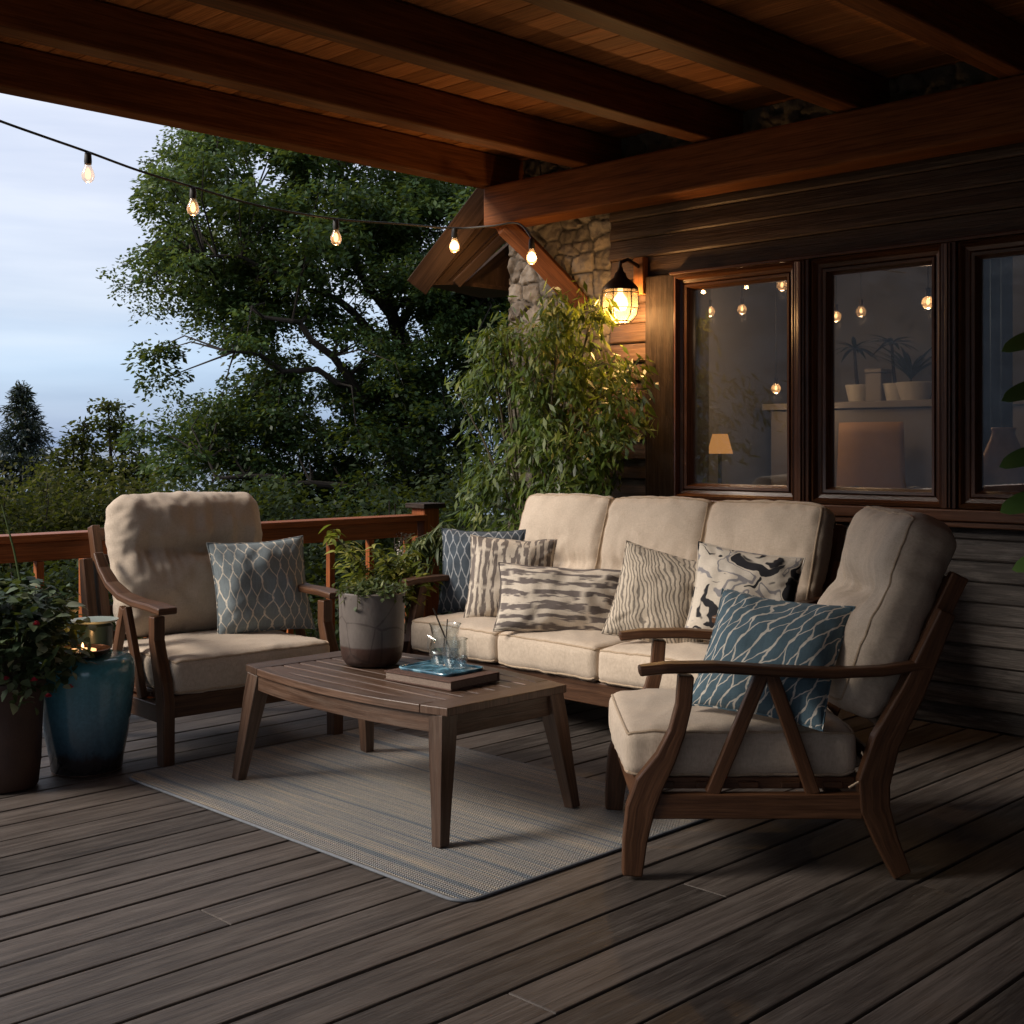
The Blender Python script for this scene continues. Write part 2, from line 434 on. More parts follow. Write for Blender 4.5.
def m_rug():
    k = NT('braided_rug')
    tc = k.n('TexCoord').outputs['Object']
    sp = k.n('SeparateXYZ', {0: tc}); x, y = sp.outputs[0], sp.outputs[1]
    xs = k.math('MULTIPLY_ADD', k.noise(k.coord('Object', (2, .6, 1)), 3, 2), .02, x)
    st = k.noise(k.n('CombineXYZ', {0: k.math('MULTIPLY', xs, 24.0), 1: k.math('MULTIPLY', y, .25)}).outputs[0], 1.0, 5, .7)
    col = k.ramp(st, [(.3, (.11, .135, .17)), (.42, (.18, .205, .235)), (.48, (.36, .325, .28)), (.52, (.19, .21, .235)), (.57, (.42, .36, .285)), (.62, (.23, .245, .26)), (.75, (.125, .155, .19))])
    hn = k.noise(k.coord('Object', (260, 70, 1)), 1, 3, .7)
    f = k.math('MULTIPLY_ADD', hn, 1.5, .25)
    col = k.mix(.9, col, k.n('CombineColor', {0: f, 1: f, 2: f}).outputs[0], 'MULTIPLY')
    wa = k.math('SINE', k.math('MULTIPLY', x, 2 * PI * 90))
    wb = k.math('SINE', k.math('MULTIPLY_ADD', k.math('SINE', k.math('MULTIPLY', x, 2 * PI * 60)), 2.0, k.math('MULTIPLY', y, 2 * PI * 95)))
    k.bump(k.math('ADD', k.math('ADD', wa, wb), hn), .65, .004)
    return k.P(col=col, rough=.95, spec=.1)
M['rug'] = m_rug()
M['rug_edge'] = plain('rug_binding', (.14, .155, .18), .9, 0, .4, 60)

def m_bluepot():
    k = NT('blue_glaze')
    sp = k.n('SeparateXYZ', {0: k.n('TexCoord').outputs['Object']}); z = sp.outputs[2]
    nz = k.noise(k.coord('Object', (7, 7, 2.2)), 1.5, 5, .65)
    zz = k.math('MULTIPLY_ADD', k.math('SUBTRACT', nz, .5), .12, z)
    col = k.ramp(k.math('DIVIDE', zz, .46), [(.0, (.02, .016, .015)), (.13, (.028, .024, .026)), (.19, (.04, .075, .105)), (.5, (.075, .18, .24)), (.8, (.075, .24, .3)), (1, (.08, .28, .33))])
    sp2 = k.noise(k.coord('Object'), 60, 3, .7)
    f = k.math('MULTIPLY_ADD', sp2, .8, .6)
    col = k.mix(1.0, col, k.n('CombineColor', {0: f, 1: f, 2: f}).outputs[0], 'MULTIPLY')
    k.bump(nz, .15, .01)
    return k.P(col=col, rough=.14, spec=.6)
M['blueglaze'] = m_bluepot()

def m_greypot():
    k = NT('grey_brown_glaze')
    sp = k.n('SeparateXYZ', {0: k.n('TexCoord').outputs['Object']}); z = sp.outputs[2]
    nz = k.noise(k.coord('Object'), 9, 5, .65)
    zz = k.math('MULTIPLY_ADD', k.math('SUBTRACT', nz, .5), .015, z)
    col = k.ramp(zz, [(.0, (.035, .02, .016)), (.075, (.055, .028, .021)), (.082, (.13, .112, .102)), (.35, (.17, .15, .137))])
    cr = k.n('TexVoronoi', {'Vector': k.coord('Object'), 'Scale': 5.0}, feature='DISTANCE_TO_EDGE')
    crack = k.ramp(k.math('ADD', cr.outputs['Distance'], k.math('MULTIPLY', nz, .06)), [(.035, (.35, .3, .3)), (.05, (1, 1, 1))])
    col = k.mix(.6, col, crack, 'MULTIPLY')
    f = k.math('MULTIPLY_ADD', nz, .9, .55)
    col = k.mix(1.0, col, k.n('CombineColor', {0: f, 1: f, 2: f}).outputs[0], 'MULTIPLY')
    k.bump(k.noise(k.coord('Object'), 70, 4), .25, .004)
    return k.P(col=col, rough=.42, spec=.5)
M['greypot'] = m_greypot()
M['rustpot'] = plain('rust_brown_pot', (.05, .024, .016), .55, 0, .5, 10, .4)
M['teal'] = plain('dark_teal_glaze', (.03, .06, .065), .3, 0, .4, 10)
M['paleglaze'] = plain('pale_green_glaze', (.3, .36, .33), .3, 0, .3, 14)
M['copper'] = plain('dark_copper', (.16, .07, .035), .35, .9, .3, 12)
M['bronze'] = plain('bronze_glaze', (.7, .4, .23), .3, .05, .45, 9, .15)
M['leather'] = plain('woven_brown_cover', (.12, .062, .045), .75, 0, .95, 130, 1.0)
M['paper'] = plain('page_edges', (.2, .15, .12), .8, 0, .5, 120, .4)
M['soil'] = plain('soil', (.025, .018, .013), .95, 0, .5, 40, .8)
M['water_glass'] = glass('water_in_glass', (.86, .91, .94), 1.2, 0, .08)
def m_dish():
    k = NT('blue_glass_dish')
    nz = k.noise(k.coord('Object', (6, 14, 1)), 1.6, 3)
    col = k.ramp(nz, [(.38, (.03, .07, .1)), (.5, (.06, .18, .27)), (.62, (.22, .42, .52))])
    return k.P(col=col, rough=.08, spec=.7)
M['dish'] = m_dish()
M['roomwall'] = plain('room_plaster', (.165, .16, .165), .8, 0, .12, 2, .05)
M['roomfloor'] = plain('room_floor', (.1, .07, .05), .5)
M['sideboard'] = plain('painted_sideboard', (.22, .2, .19), .5, 0, .1, 3, .05)
M['curtain'] = plain('blue_curtain', (.03, .06, .11), .9, 0, .3, 6)
M['ceramic'] = plain('white_ceramic', (.55, .52, .48), .3, 0, .1)
M['chairroom'] = plain('tan_upholstery', (.5, .3, .16), .8, 0, .2)
M['darkplant'] = leafmat('houseplant', [(0, (.006, .012, .009)), (1, (.02, .035, .022))], .1)
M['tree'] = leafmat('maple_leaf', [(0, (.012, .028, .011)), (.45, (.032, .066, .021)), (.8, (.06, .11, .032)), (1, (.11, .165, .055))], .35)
M['conifer'] = leafmat('conifer_needle', [(0, (.006, .012, .012)), (1, (.022, .036, .032))], .1)
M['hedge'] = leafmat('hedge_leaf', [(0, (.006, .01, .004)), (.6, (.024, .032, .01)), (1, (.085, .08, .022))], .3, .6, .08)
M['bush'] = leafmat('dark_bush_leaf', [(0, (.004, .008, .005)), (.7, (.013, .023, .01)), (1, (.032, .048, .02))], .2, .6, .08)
M['bamboo'] = leafmat('bamboo_leaf', [(0, (.025, .05, .012)), (.5, (.075, .125, .02)), (.85, (.16, .2, .04)), (1, (.3, .32, .1))], .4, .4)
M['lime'] = leafmat('lime_leaf', [(0, (.07, .1, .018)), (.5, (.24, .28, .045)), (1, (.55, .52, .14))], .45, .4, .15)
M['rubber'] = leafmat('rubber_leaf', [(0, (.04, .1, .03)), (1, (.09, .19, .05))], .15, .3, .5)
M['planterleaf'] = leafmat('planter_leaf', [(0, (.014, .03, .016)), (.6, (.05, .085, .045)), (.9, (.14, .18, .1)), (1, (.3, .33, .22))], .25, .5, .2)
M['paleleaf'] = leafmat('pale_leaf', [(0, (.25, .3, .2)), (1, (.5, .52, .42))], .3)
M['sage'] = leafmat('sage_leaf', [(0, (.03, .05, .025)), (.6, (.09, .13, .05)), (1, (.25, .28, .12))], .3)
M['petal'] = plain('red_petal', (.35, .015, .04), .6)
M['stem'] = plain('green_brown_stem', (.06, .05, .025), .8)
M['whiteflower'] = plain('white_blossom', (.6, .55, .48), .8)

# ------------------------------------------------------------------ soft shapes
def soft_box(w, d, h, r=.04, crown=.03, n=44, crease=None, depth=.0, seed=0, amp=.006, front_only=False, sidebulge=.012, wr=.0):
    mb = MB(); H = V((w / 2, d / 2, h / 2)); mb.H = H; IN = V([max(0, q - r) for q in H])
    sd = V((seed * 3.7, seed * 1.3, seed * 2.1))
    def shape(q):
        cl = V([max(-IN[i], min(IN[i], q[i])) for i in range(3)])
        df = q - cl
        p = cl + df.normalized() * r if df.length > 1e-9 else q.copy()
        a, b, c = p.x / H.x, p.y / H.y, p.z / H.z
        k = (1 - abs(a) ** 2.4) * (1 - abs(b) ** 2.4)
        k = max(0, k)
        if c > 0 or not front_only: p.z += crown * k ** .75 * c
        p.x += sidebulge * a * (1 - c * c) * (1 - b * b); p.y += sidebulge * b * (1 - c * c) * (1 - a * a)
        if crease is not None:
            dy = p.y - crease * H.y
            lx = 1 - .82 * abs(a) ** 2.2
            if c > 0:
                p.z -= depth * math.exp(-(dy / (.038 + .02 * abs(a))) ** 2) * lx * c
                p.z -= depth * .45 * math.exp(-(dy / .11) ** 2) * lx * c
                fold = noise.noise(V((p.x * 16 + sd.x, p.y * 3.0, sd.y))) + .6 * noise.noise(V((p.x * 34 + sd.x, p.y * 5, sd.z)))
                p.z += wr * fold * math.exp(-abs(dy) / .09) * c * (1 - .6 * a * a)
                rr_ = math.hypot(p.x, dy); th_ = math.atan2(dy, p.x)
                p.z -= .022 * math.exp(-(rr_ / .05) ** 2) * c
                p.z += wr * .5 * noise.noise(V((th_ * 3.2, sd.x, rr_ * 2))) * math.exp(-rr_ / .16) * min(1, rr_ / .04) * c
            p.x -= math.copysign(.007 * math.exp(-(dy / .05) ** 2), a) * abs(a) ** 3
        nz = noise.noise(p * 5 + sd) + .5 * noise.noise(p * 13 + sd)
        # gathered folds along the edges
        eg = max(abs(a), abs(b)) ** 6
        fo = noise.noise(V((p.x * 26, p.y * 26, p.z * 3)) + sd) * eg * .8
        ln = noise.noise(V((p.x * 5 + p.y * 9, p.y * 3 - p.x * 2, seed * 1.7))) 
        ln = (1 - abs(ln)) ** 5
        p += V((a * .4, b * .4, c)) * ((nz + fo) * amp + .0065 * ln * k)
        return p
    mb.shape = shape
    U = [math.copysign(abs(t) ** .8, t) for t in [-1 + 2 * i / n for i in range(n + 1)]]
    nz_ = max(8, int(n * h / w * 1.5))
    U3 = [-1 + 2 * i / nz_ for i in range(nz_ + 1)]
    def add(ax, sgn):
        o = [i for i in range(3) if i != ax]
        A = U3 if o[0] == 2 else U; B = U3 if o[1] == 2 else U
        b = len(mb.v)
        for tb in B:
            for ta in A:
                q = V((0, 0, 0)); q[ax] = sgn * H[ax]; q[o[0]] = ta * H[o[0]]; q[o[1]] = tb * H[o[1]]
                mb.v.append(shape(q))
        na = len(A)
        for j in range(len(B) - 1):
            for i in range(na - 1):
                k = b + j * na + i
                q = [k, k + 1, k + na + 1, k + na]
                mb.face(q, [(mb.v[x].x, mb.v[x].y) for x in q])
    for ax in range(3):
        for sgn in (-1, 1): add(ax, sgn)
    return mb

def piping_path(w, d, z, r, seg=6):
    pts = []
    for cx, cy, a0 in ((1, 1, 0), (-1, 1, 90), (-1, -1, 180), (1, -1, 270)):
        for i in range(seg + 1):
            a = rad(a0 + 90 * i / seg)
            pts.append(V((cx * (w / 2 - r) + r * math.cos(a), cy * (d / 2 - r) + r * math.sin(a), z)))
    full = []
    for i, p in enumerate(pts):
        q = pts[(i + 1) % len(pts)]
        m = max(1, int((q - p).length / .04))
        for j in range(m): full.append(p.lerp(q, j / m))
    return full

def cushion(w, d, h, mat, parent, name='seat_cushion', seed=0, **kw):
    r = kw.pop('r', .035)
    pipe = kw.pop('pipe', 2)
    mb = soft_box(w, d, h, r=r, seed=seed, **kw)
    o = mb.build(name, mat, parent, True, merge=True, angle=180)
    if pipe:
        for zz in ((1, -1) if pipe == 2 else (1,)):
            pts = []
            for k_ in range(4 * 44):
                e, f = divmod(k_ / 44, 1); e = int(e); f = -1 + 2 * f
                a_, b_ = [(f, -1), (1, f), (-f, 1), (-1, -f)][e]
                pts.append(mb.shape(V((a_ * mb.H.x, b_ * mb.H.y, zz * mb.H.z))))
            p = MB(); p.tube(pts, .0052 if pipe == 2 else .0042, 6, True)
            p.build('piping', M['piping'], o, True)
    return o

def pillow_mesh(w, h, t, seed, name, mat, slump=.0):
    mb = MB(); n = 44; sd = V((seed * 2.3, seed * 5.1, seed))
    for side in (1, -1):
        def fn(a, b):
            u, v = a * 2 - 1, b * 2 - 1
            u2, v2 = math.copysign(abs(u) ** .85, u), math.copysign(abs(v) ** .85, v)
            pr = max(0, (1 - abs(u2) ** 2.3)) ** .62 * max(0, (1 - abs(v2) ** 2.3)) ** .62
            x = u2 * w / 2 * (1 - .075 * (1 - v2 * v2) * abs(u2) ** 1.5)
            y = v2 * h / 2 * (1 - .075 * (1 - u2 * u2) * abs(v2) ** 1.5)
            z = side * t / 2 * 1.12 * pr
            p = V((x, y, z))
            edge = min(1, pr * 2.2)
            z += side * edge * (.019 * noise.noise(p * 6 + sd) + .009 * noise.noise(p * 17 + sd))
            # creases running in from the corners
            cr = math.sin(math.atan2(y, x) * 4 + seed) * .5 + .5
            z += side * .004 * edge * noise.noise(V((math.atan2(y, x) * 9, seed, 0))) * (abs(u2 * v2)) * 3
            zz = z - slump * (1 - u2 * u2) * (v2 < 0) * v2 * v2
            return V((x, y + .006 * noise.noise(V((x * 9, seed, 1))), zz))
        mb.surf(fn, n, n, flip=(side < 0))
    o = mb.build(name, mat, None, True, merge=True, angle=180)
    # seam cord round the edge
    pts = []
    for k in range(160):
        q = k / 40.0; e = int(q); f = q - e
        c = [(-1 + 2 * f, -1), (1, -1 + 2 * f), (1 - 2 * f, 1), (-1, 1 - 2 * f)][e]
        u2, v2 = c
        x = u2 * w / 2 * (1 - .075 * (1 - v2 * v2) * abs(u2) ** 1.5); y = v2 * h / 2 * (1 - .075 * (1 - u2 * u2) * abs(v2) ** 1.5)
        pts.append(V((x, y + .006 * noise.noise(V((x * 9, seed, 1))), 0)))
    s = MB(); s.tube(pts, .0035, 5, True); s.build('seam_cord', mat, o, True)
    return o

def orient(o, center, normal, roll=0):
    z = V(normal).normalized(); x = V((0, 0, 1)).cross(z).normalized(); y = z.cross(x)
    m = Matrix((x, y, z)).transposed().to_4x4() @ Matrix.Rotation(rad(roll), 4, 'Z')
    m.translation = V(center); o.matrix_world = m

# ------------------------------------------------------------------ deck, ground, water
DECK_Y1 = 5.72
mb = MB(); wdt = .166; y = -3.0; i = 0
while y < DECK_Y1 - .02:
    y2 = min(y + wdt - .01, DECK_Y1)
    x = -3.0 - random.random() * 1.5
    cuts = [-4.0] + ([random.uniform(-.5, 1.2)] if i % 2 else [random.uniform(1.4, 2.3)] if i % 3 == 0 else []) + ([random.uniform(3.4, 5.0)] if i % 3 else []) + [5.6]
    if abs(y - 2.15) < .1: cuts = [-4.0, 3.02, 5.6]
    for a, b in zip(cuts, cuts[1:]):
        mb.box((a + .0006, y, -.03), (b - .0006, y2, random.uniform(-.0015, .0015)))
    y += wdt; i += 1
deck = struct(mb.build('deck', M['deck'], bevel=.004))
mb = MB()
for x in [-3.5 + .45 * k for k in range(21)]: mb.box((x, -3, -.2), (x + .05, DECK_Y1 - .03, -.033))
mb.box((-4, DECK_Y1 - .028, -.24), (5.6, DECK_Y1 + .01, -.034))
mb.box((-4, -3, -.26), (5.6, DECK_Y1 - .04, -.21))  # sheet added under the joists so the board gaps stay dark
struct(mb.build('deck_framing', M['bark']))

mb = MB()
def gz(x, y):
    d = math.hypot(x, y)
    return -2.6 + .25 * noise.noise(V((x * .07, y * .07, 0))) * min(1, d / 10) if d < 400 else -2.6
ring = [0, 4, 8, 13, 19, 26, 36, 50, 70, 110, 200, 500, 1500, 5000]
nseg = 48; b0 = []
for r_ in ring:
    b0.append(len(mb.v))
    for k in range(nseg):
        a = 2 * PI * k / nseg; xx, yy = r_ * math.cos(a), r_ * math.sin(a)
        mb.v.append(V((xx, yy, gz(xx, yy) - (2.2 * min(1, max(0, (r_ - 60) / 60))))))
for i in range(len(ring) - 1):
    for k in range(nseg):
        k2 = (k + 1) % nseg
        mb.face([b0[i] + k, b0[i + 1] + k, b0[i + 1] + k2, b0[i] + k2])
k = NT('earth_ground')
nz = k.noise(k.coord('Object'), .8, 8, .65)
k.P(col=k.ramp(nz, [(.35, (.018, .022, .01)), (.6, (.045, .05, .02)), (.75, (.06, .05, .03))]), rough=.95, spec=.1)
struct(mb.build('ground', k.m, smooth=True))
mb = MB(); nA, nB = 70, 10  # hill added behind the camera to dim the sky reflected in the panes
for j in range(nB + 1):
    for i in range(nA + 1):
        a = rad(104 + 130 * i / nA); f = j / nB
        r_ = 60 + 60 * f
        ztop = (31 + 6 * noise.noise(V((i * .17, 3, 1))) + 2.5 * noise.noise(V((i * .9, 7, 1)))) * min(1, i / 5, (nA - i) / 5)
        mb.v.append(V((r_ * math.cos(a), r_ * math.sin(a), -4.2 + (ztop + 4.2) * f ** .7 + 1.2 * noise.noise(V((i * .8, j * .9, 5))))))
for j in range(nB):
    for i in range(nA):
        q = j * (nA + 1) + i; mb.face([q, q + 1, q + nA + 2, q + nA + 1])
k = NT('mist_grey_hill')
k.P(col=k.ramp(k.noise(k.coord('Object'), .35, 8, .7), [(.35, (.12, .14, .16)), (.6, (.2, .225, .25)), (.75, (.25, .27, .29))]), rough=1, spec=0)  # pale mist put into the hill colour to haze the pane reflections
struct(mb.build('added_hills', k.m))
mb = MB(); b = 0
for r_ in (60, 300, 1500, 5200):
    for kk in range(96):
        a = 2 * PI * kk / 96; mb.v.append(V((r_ * math.cos(a), r_ * math.sin(a), -4.0)))
for i in range(3):
    for kk in range(96):
        k2 = (kk + 1) % 96
        mb.face([i * 96 + kk, (i + 1) * 96 + kk, (i + 1) * 96 + k2, i * 96 + k2])
k = NT('blue_haze_water')
k.bump(k.noise(k.coord('Object', (.4, .4, 1)), 1, 4), .4, .3)
k.P(col=(.02, .045, .09), rough=.25, spec=.5)
struct(mb.build('haze_water', k.m, smooth=True))  # water sheet added to stand for the blue distant haze

# ------------------------------------------------------------------ house
WX = 5.65                       # wall face
house = thing('timber_house', 'dark timber and stone house behind the sofa with lit windows and beamed porch roof', 'house', (WX, 3, 0))
def H(o):                        # parts are modelled in world space, then hung on the house
    o.parent = house; o.matrix_parent_inverse = Matrix.Translation((-WX, -3, 0)); return o
# backing walls round the window openings
YW = [(3.545, 4.325), (2.752, 3.455), (1.975, 2.678)]
Z0, Z1 = 1.0, 2.25
mb = MB()
mb.box((5.68, -3, -.2), (5.82, 4.815, 1.0)); mb.box((5.68, -3, 2.25), (5.82, 4.815, 3.2)); mb.box((5.68, 4.33, 1.0), (5.82, 4.815, 2.25)); mb.box((5.68, -3, 1.0), (5.82, 1.96, 2.25))
H(mb.build('wall_core', M['roomwall']))
# clapboards: thick bottom edge, thin top
def clap(mb, y0, y1, z, h, proud=.026, face=WX):
    n = max(2, int(abs(y1 - y0) / .5)); jit = random.uniform(-.003, .003)
    poly = [(.03, 0), (-proud + .006, -.002), (-proud, .006), (-proud + .002, h * .3), (-.012, h * .97), (-.006, h), (.03, h)]
    mb.prism([(a + jit, b) for a, b in poly], (face, y0, z), (face, y1, z), (1, 0, 0), (0, 0, 1))
mb = MB(); z = -.1
while z < .99:
    h = min(.097, 1.0 - z); clap(mb, -3, 4.815, z, h - .002); z += .097
H(mb.build('lower_siding', M['weathered']))
mb = MB(); z = 2.262
for k_ in range(5):
    clap(mb, -3, 4.815, z, .113, .032 if k_ else .02); z += .115
H(mb.build('upper_siding', M['siding']))
mb = MB(); z = 1.0
while z < 2.25:
    h = min(.112, 2.26 - z); clap(mb, 4.53, 4.815, z, h - .002, .03); z += .112
H(mb.build('side_siding', M['siding']))
mb = MB(); mb.box((5.60, 4.33, .02), (5.672, 4.535, 2.258)); mb.box((5.60, -3, 1.0), (5.672, 1.95, 2.258))
H(mb.build('trim_board', M['trim'], bevel=.006))
# window frames: a stepped moulding lofted round each opening
PROF = [(0, .03), (0, -.055), (.02, -.062), (.03, -.05), (.036, -.036), (.06, -.03), (.068, -.022), (.073, -.034), (.092, -.03), (.1, -.012), (.108, .0), (.112, .03)]
def ring_frame(mb, y0, y1, z0, z1, prof, sc=1.0):
    b = len(mb.v); n = len(prof)
    for ins, xo in prof:
        q = ins * sc
        for yy, zz in ((y0 + q, z0 + q), (y1 - q, z0 + q), (y1 - q, z1 - q), (y0 + q, z1 - q)):
            mb.v.append(V((WX + xo, yy, zz)))
    of = [mb._ofs() for _ in range(4)]
    for i in range(n - 1):
        for c in range(4):
            c2 = (c + 1) % 4; L = (y1 - y0) if c % 2 == 0 else (z1 - z0)
            q = [b + i * 4 + c, b + i * 4 + c2, b + (i + 1) * 4 + c2, b + (i + 1) * 4 + c]
            v0, v1 = prof[i][0] + prof[i][1], prof[i + 1][0] + prof[i + 1][1]
            mb.face(q, [(of[c][0], of[c][1] + v0), (of[c][0] + L, of[c][1] + v0), (of[c][0] + L, of[c][1] + v1), (of[c][0], of[c][1] + v1)], .5)
for j, (y0, y1) in enumerate(YW):
    mb = MB(); ring_frame(mb, y0, y1, Z0 + .012, Z1 - .006, PROF, .74)
    w = H(mb.build('window', M['frame'], smooth=True, angle=25))
    q = .078
    p = MB(); p.box((5.662, y0 + q, Z0 + q + .01), (5.668, y1 - q, Z1 - q - .006))
    pn = p.build('pane', M['pane'], w)
for y0, y1 in ((3.458, 3.542), (2.681, 2.749)):
    mb = MB(); mb.box((5.575, y0, Z0 + .01), (5.70, y1, Z1 - .006)); mb.box((5.563, y0 + .02, Z0 + .012), (5.576, y1 - .02, Z1 - .01)); mb.box((5.553, y0 + .032, Z0 + .014), (5.564, y1 - .032, Z1 - .014))
    H(mb.build('mullion', M['frame'], bevel=.004))
mb = MB(); mb.box((5.545, 1.95, .955), (5.70, 4.36, 1.008)); mb.box((5.565, 1.95, .925), (5.64, 4.35, .954))
H(mb.build('sill', M['frame'], bevel=.005))
mb = MB(); mb.box((5.57, 1.95, 2.246), (5.69, 4.34, 2.262))
H(mb.build('head_trim', M['frame'], bevel=.003))
mb = MB(); mb.box((5.6, 4.327, 1.0), (5.70, 4.331, 2.25))
H(mb.build('jamb', M['frame']))
mb = MB(); mb.box((5.70, 1.95, .97), (6.0, 4.33, 1.05))
H(mb.build('inner_sill', M['frame'], bevel=.004))
mb = MB(); z = -.1
while z < 3.1:
    mb.prism([(0, 0), (.02, .004), (.004, .16), (0, .16), (-.05, .16), (-.05, 0)], (-.2, -2.0, z), (5.66, -2.0, z), (0, 1, 0), (0, 0, 1)); z += .162
H(mb.build('sky_block_wall', M['siding']))  # unseen wall added to block sky light and darken the right side
# stone
def stone_patch(y0, y1, z0, z1, face, res, sx, sz, seed, dep=.05):
    rnd = random.Random(seed); pts = {}
    def cell(i, j):
        if (i, j) not in pts: pts[(i, j)] = (i + .5 + rnd.uniform(-.42, .42), j + .5 + rnd.uniform(-.42, .42), rnd.random(), rnd.uniform(.55, 1))
        return pts[(i, j)]
    nu, nv = int((y1 - y0) / res), int((z1 - z0) / res)
    mb = MB(); tt = []
    for j in range(nv + 1):
        for i in range(nu + 1):
            yy, zz = y0 + (y1 - y0) * i / nu, z0 + (z1 - z0) * j / nv
            wob = V((yy * 3, zz * 3, seed))
            a = yy / sx + .3 * noise.noise(wob * 1.6); c = zz / sz + .3 * noise.noise(wob * 1.6 + V((9, 3, 1)))
            ia, ic = math.floor(a), math.floor(c)
            ds = sorted((math.hypot(a - cell(ia + p, ic + q)[0], c - cell(ia + p, ic + q)[1]), ia + p, ic + q) for p in (-1, 0, 1) for q in (-1, 0, 1))
            e = ds[1][0] - ds[0][0]; cc = cell(ds[0][1], ds[0][2])
            k_ = min(1, max(0, (e - .02) / .16)); k_ = k_ * k_ * (3 - 2 * k_)
            hgt = dep * cc[3] * k_ + .016 * k_ * noise.noise(V((yy * 22, zz * 22, seed))) + .008 * noise.noise(V((yy * 55, zz * 55, seed)))
            mb.v.append(V((face - hgt, yy, zz))); q_ = min(1, max(0, (e - .04) / .09)); tt.append(q_ * (.15 + .85 * cc[2]))
    for j in range(nv):
        for i in range(nu):
            k_ = j * (nu + 1) + i
            mb.face([k_, k_ + nu + 1, k_ + nu + 2, k_ + 1])
    mb.pt = tt
    return mb
mb = stone_patch(4.822, 5.67, -.2, 3.085, 5.655, .010, .15, .11, 3, .02)
mb.box((5.668, 4.822, -.2), (6.6, 5.668, 3.085), t=.4)
H(mb.build('stone_pier', M['stone'], smooth=True, angle=60))
H(stone_patch(-1, 4.82, 2.84, 3.085, 5.66, .022, .17, .12, 5, .03).build('upper_stone', M['stone'], smooth=True, angle=60))
# porch roof
ZB = 2.89
RX0 = 1.75
mb = MB(); mb.box((5.35, -3, 2.64), (5.55, 5.6, 2.886)); H(mb.build('header_beam', M['cedar'], bevel=.012))
for yy in (5.545, 4.75, 3.9, 3.05, 2.26, 1.42, .6, -.2):
    th = .125
    mb = MB(); mb.box((RX0, yy, ZB), (5.66, yy + th, 3.085)); H(mb.build('rafter', M['cedar'], bevel=.01))
mb = MB(); yy = 0; x = RX0
while x < 6.6:
    mb.box((x, -2.0, 3.088 + random.uniform(0, .003)), (x + .134, 5.67, 3.12)); x += .138
H(mb.build('ceiling_planks', M['cedar_dark'], bevel=.004))
mb = MB(); mb.box((RX0, -4, 3.122), (9.2, 5.75, 3.32)); H(mb.build('roof_deck', M['bark']))
mb = MB(); mb.box((-4.5, -4, 3.19), (RX0 - .002, 4.4, 3.33)); mb.box((-4.5, 4.25, 2.95), (RX0 - .004, 4.395, 3.189)); H(mb.build('deck_shade_roof', M['cedar_dark']))  # unseen roof added to keep sun off the right side of the deck
mb = MB(); mb.sweep([(5.42, 5.5, 2.66), (5.5, 5.33, 2.48), (5.63, 5.06, 2.16)], .11, .12, (.5, .87, .7)); H(mb.build('knee_brace', M['cedar'], bevel=.006))
# small gabled eave past the stone pier
def slab(mb, A, B, C_, D, th):
    n = (B - A).cross(D - A).normalized()
    b = len(mb.v); o1, o2 = mb._ofs()
    for k_ in (0, 1):
        for p in (A, B, C_, D): mb.v.append(p + n * th * k_)
    L1, L2 = (B - A).length, (D - A).length
    uv = [(o1, o2), (o1, o2 + L1), (o1 + L2, o2 + L1), (o1 + L2, o2)]
    mb.face([b + 3, b + 2, b + 1, b], uv[::-1], .5); mb.face([b + 4, b + 5, b + 6, b + 7], uv, .5)
    for i in range(4):
        j = (i + 1) % 4; mb.face([b + i, b + j, b + 4 + j, b + 4 + i], uv, .4)
eA, eB, eC, eD = V((5.60, 5.73, 2.9)), V((5.72, 5.73, 2.64)), V((5.47, 5.96, 2.34)), V((5.32, 6.12, 2.34))
mb = MB()
for q in range(3):
    f0, f1 = q / 3, (q + 1) / 3 - .012
    slab(mb, eA.lerp(eB, f0), eA.lerp(eB, f1), eD.lerp(eC, f1), eD.lerp(eC, f0), .03)
ev = H(mb.build('eave', M['eave'], bevel=.003))
up_ = V((-.03, -.02, .0))
mb = MB(); mb.sweep([eA + up_ + V((.0, .02, .05)), eD + up_ + V((-.02, .03, -.03))], .045, .15, (.7, .7, .2)); mb.build('barge_board', M['eave'], ev, bevel=.004)
mb = MB(); mb.sweep([eB + up_ + V((0, 0, .03)), eC + up_ + V((0, 0, -.01))], .04, .06, (.7, .7, .2)); mb.build('barge_board', M['eave'], ev, bevel=.004)
mb = MB(); slab(mb, eB + V((.05, .0, 0)), V((5.98, 5.69, 2.6)), V((5.98, 5.69, 2.30)), eC + V((.05, .0, 0)), .03); mb.build('gable_infill', M['eave'], ev)
mb = MB(); slab(mb, eD + V((0, 0, -.01)), eC + V((0, 0, -.01)), V((5.98, 5.69, 2.285)), V((5.9, 6.2, 2.3)), .025); mb.build('soffit', M['eave'], ev)
# room
mb = MB()
mb.box((8.6, -1, -.1), (8.7, 5.64, 3.15)); mb.box((6.62, 5.5, -.1), (8.6, 5.64, 3.15)); mb.box((5.83, 4.822, -.1), (6.615, 4.9, 3.15)) if False else None; mb.box((5.83, -1, -.1), (8.6, -.9, 3.15)); mb.box((5.83, -.9, 2.62), (8.6, 4.8, 2.72)); mb.box((6.62, 4.81, 2.62), (8.6, 5.5, 2.72))
H(mb.build('room_wall', M['roomwall']))
mb = MB(); mb.box((5.83, -.9, -.1), (8.6, 4.8, -.02)); mb.box((6.62, 4.81, -.1), (8.6, 5.5, -.02)); H(mb.build('room_floor', M['roomfloor']))

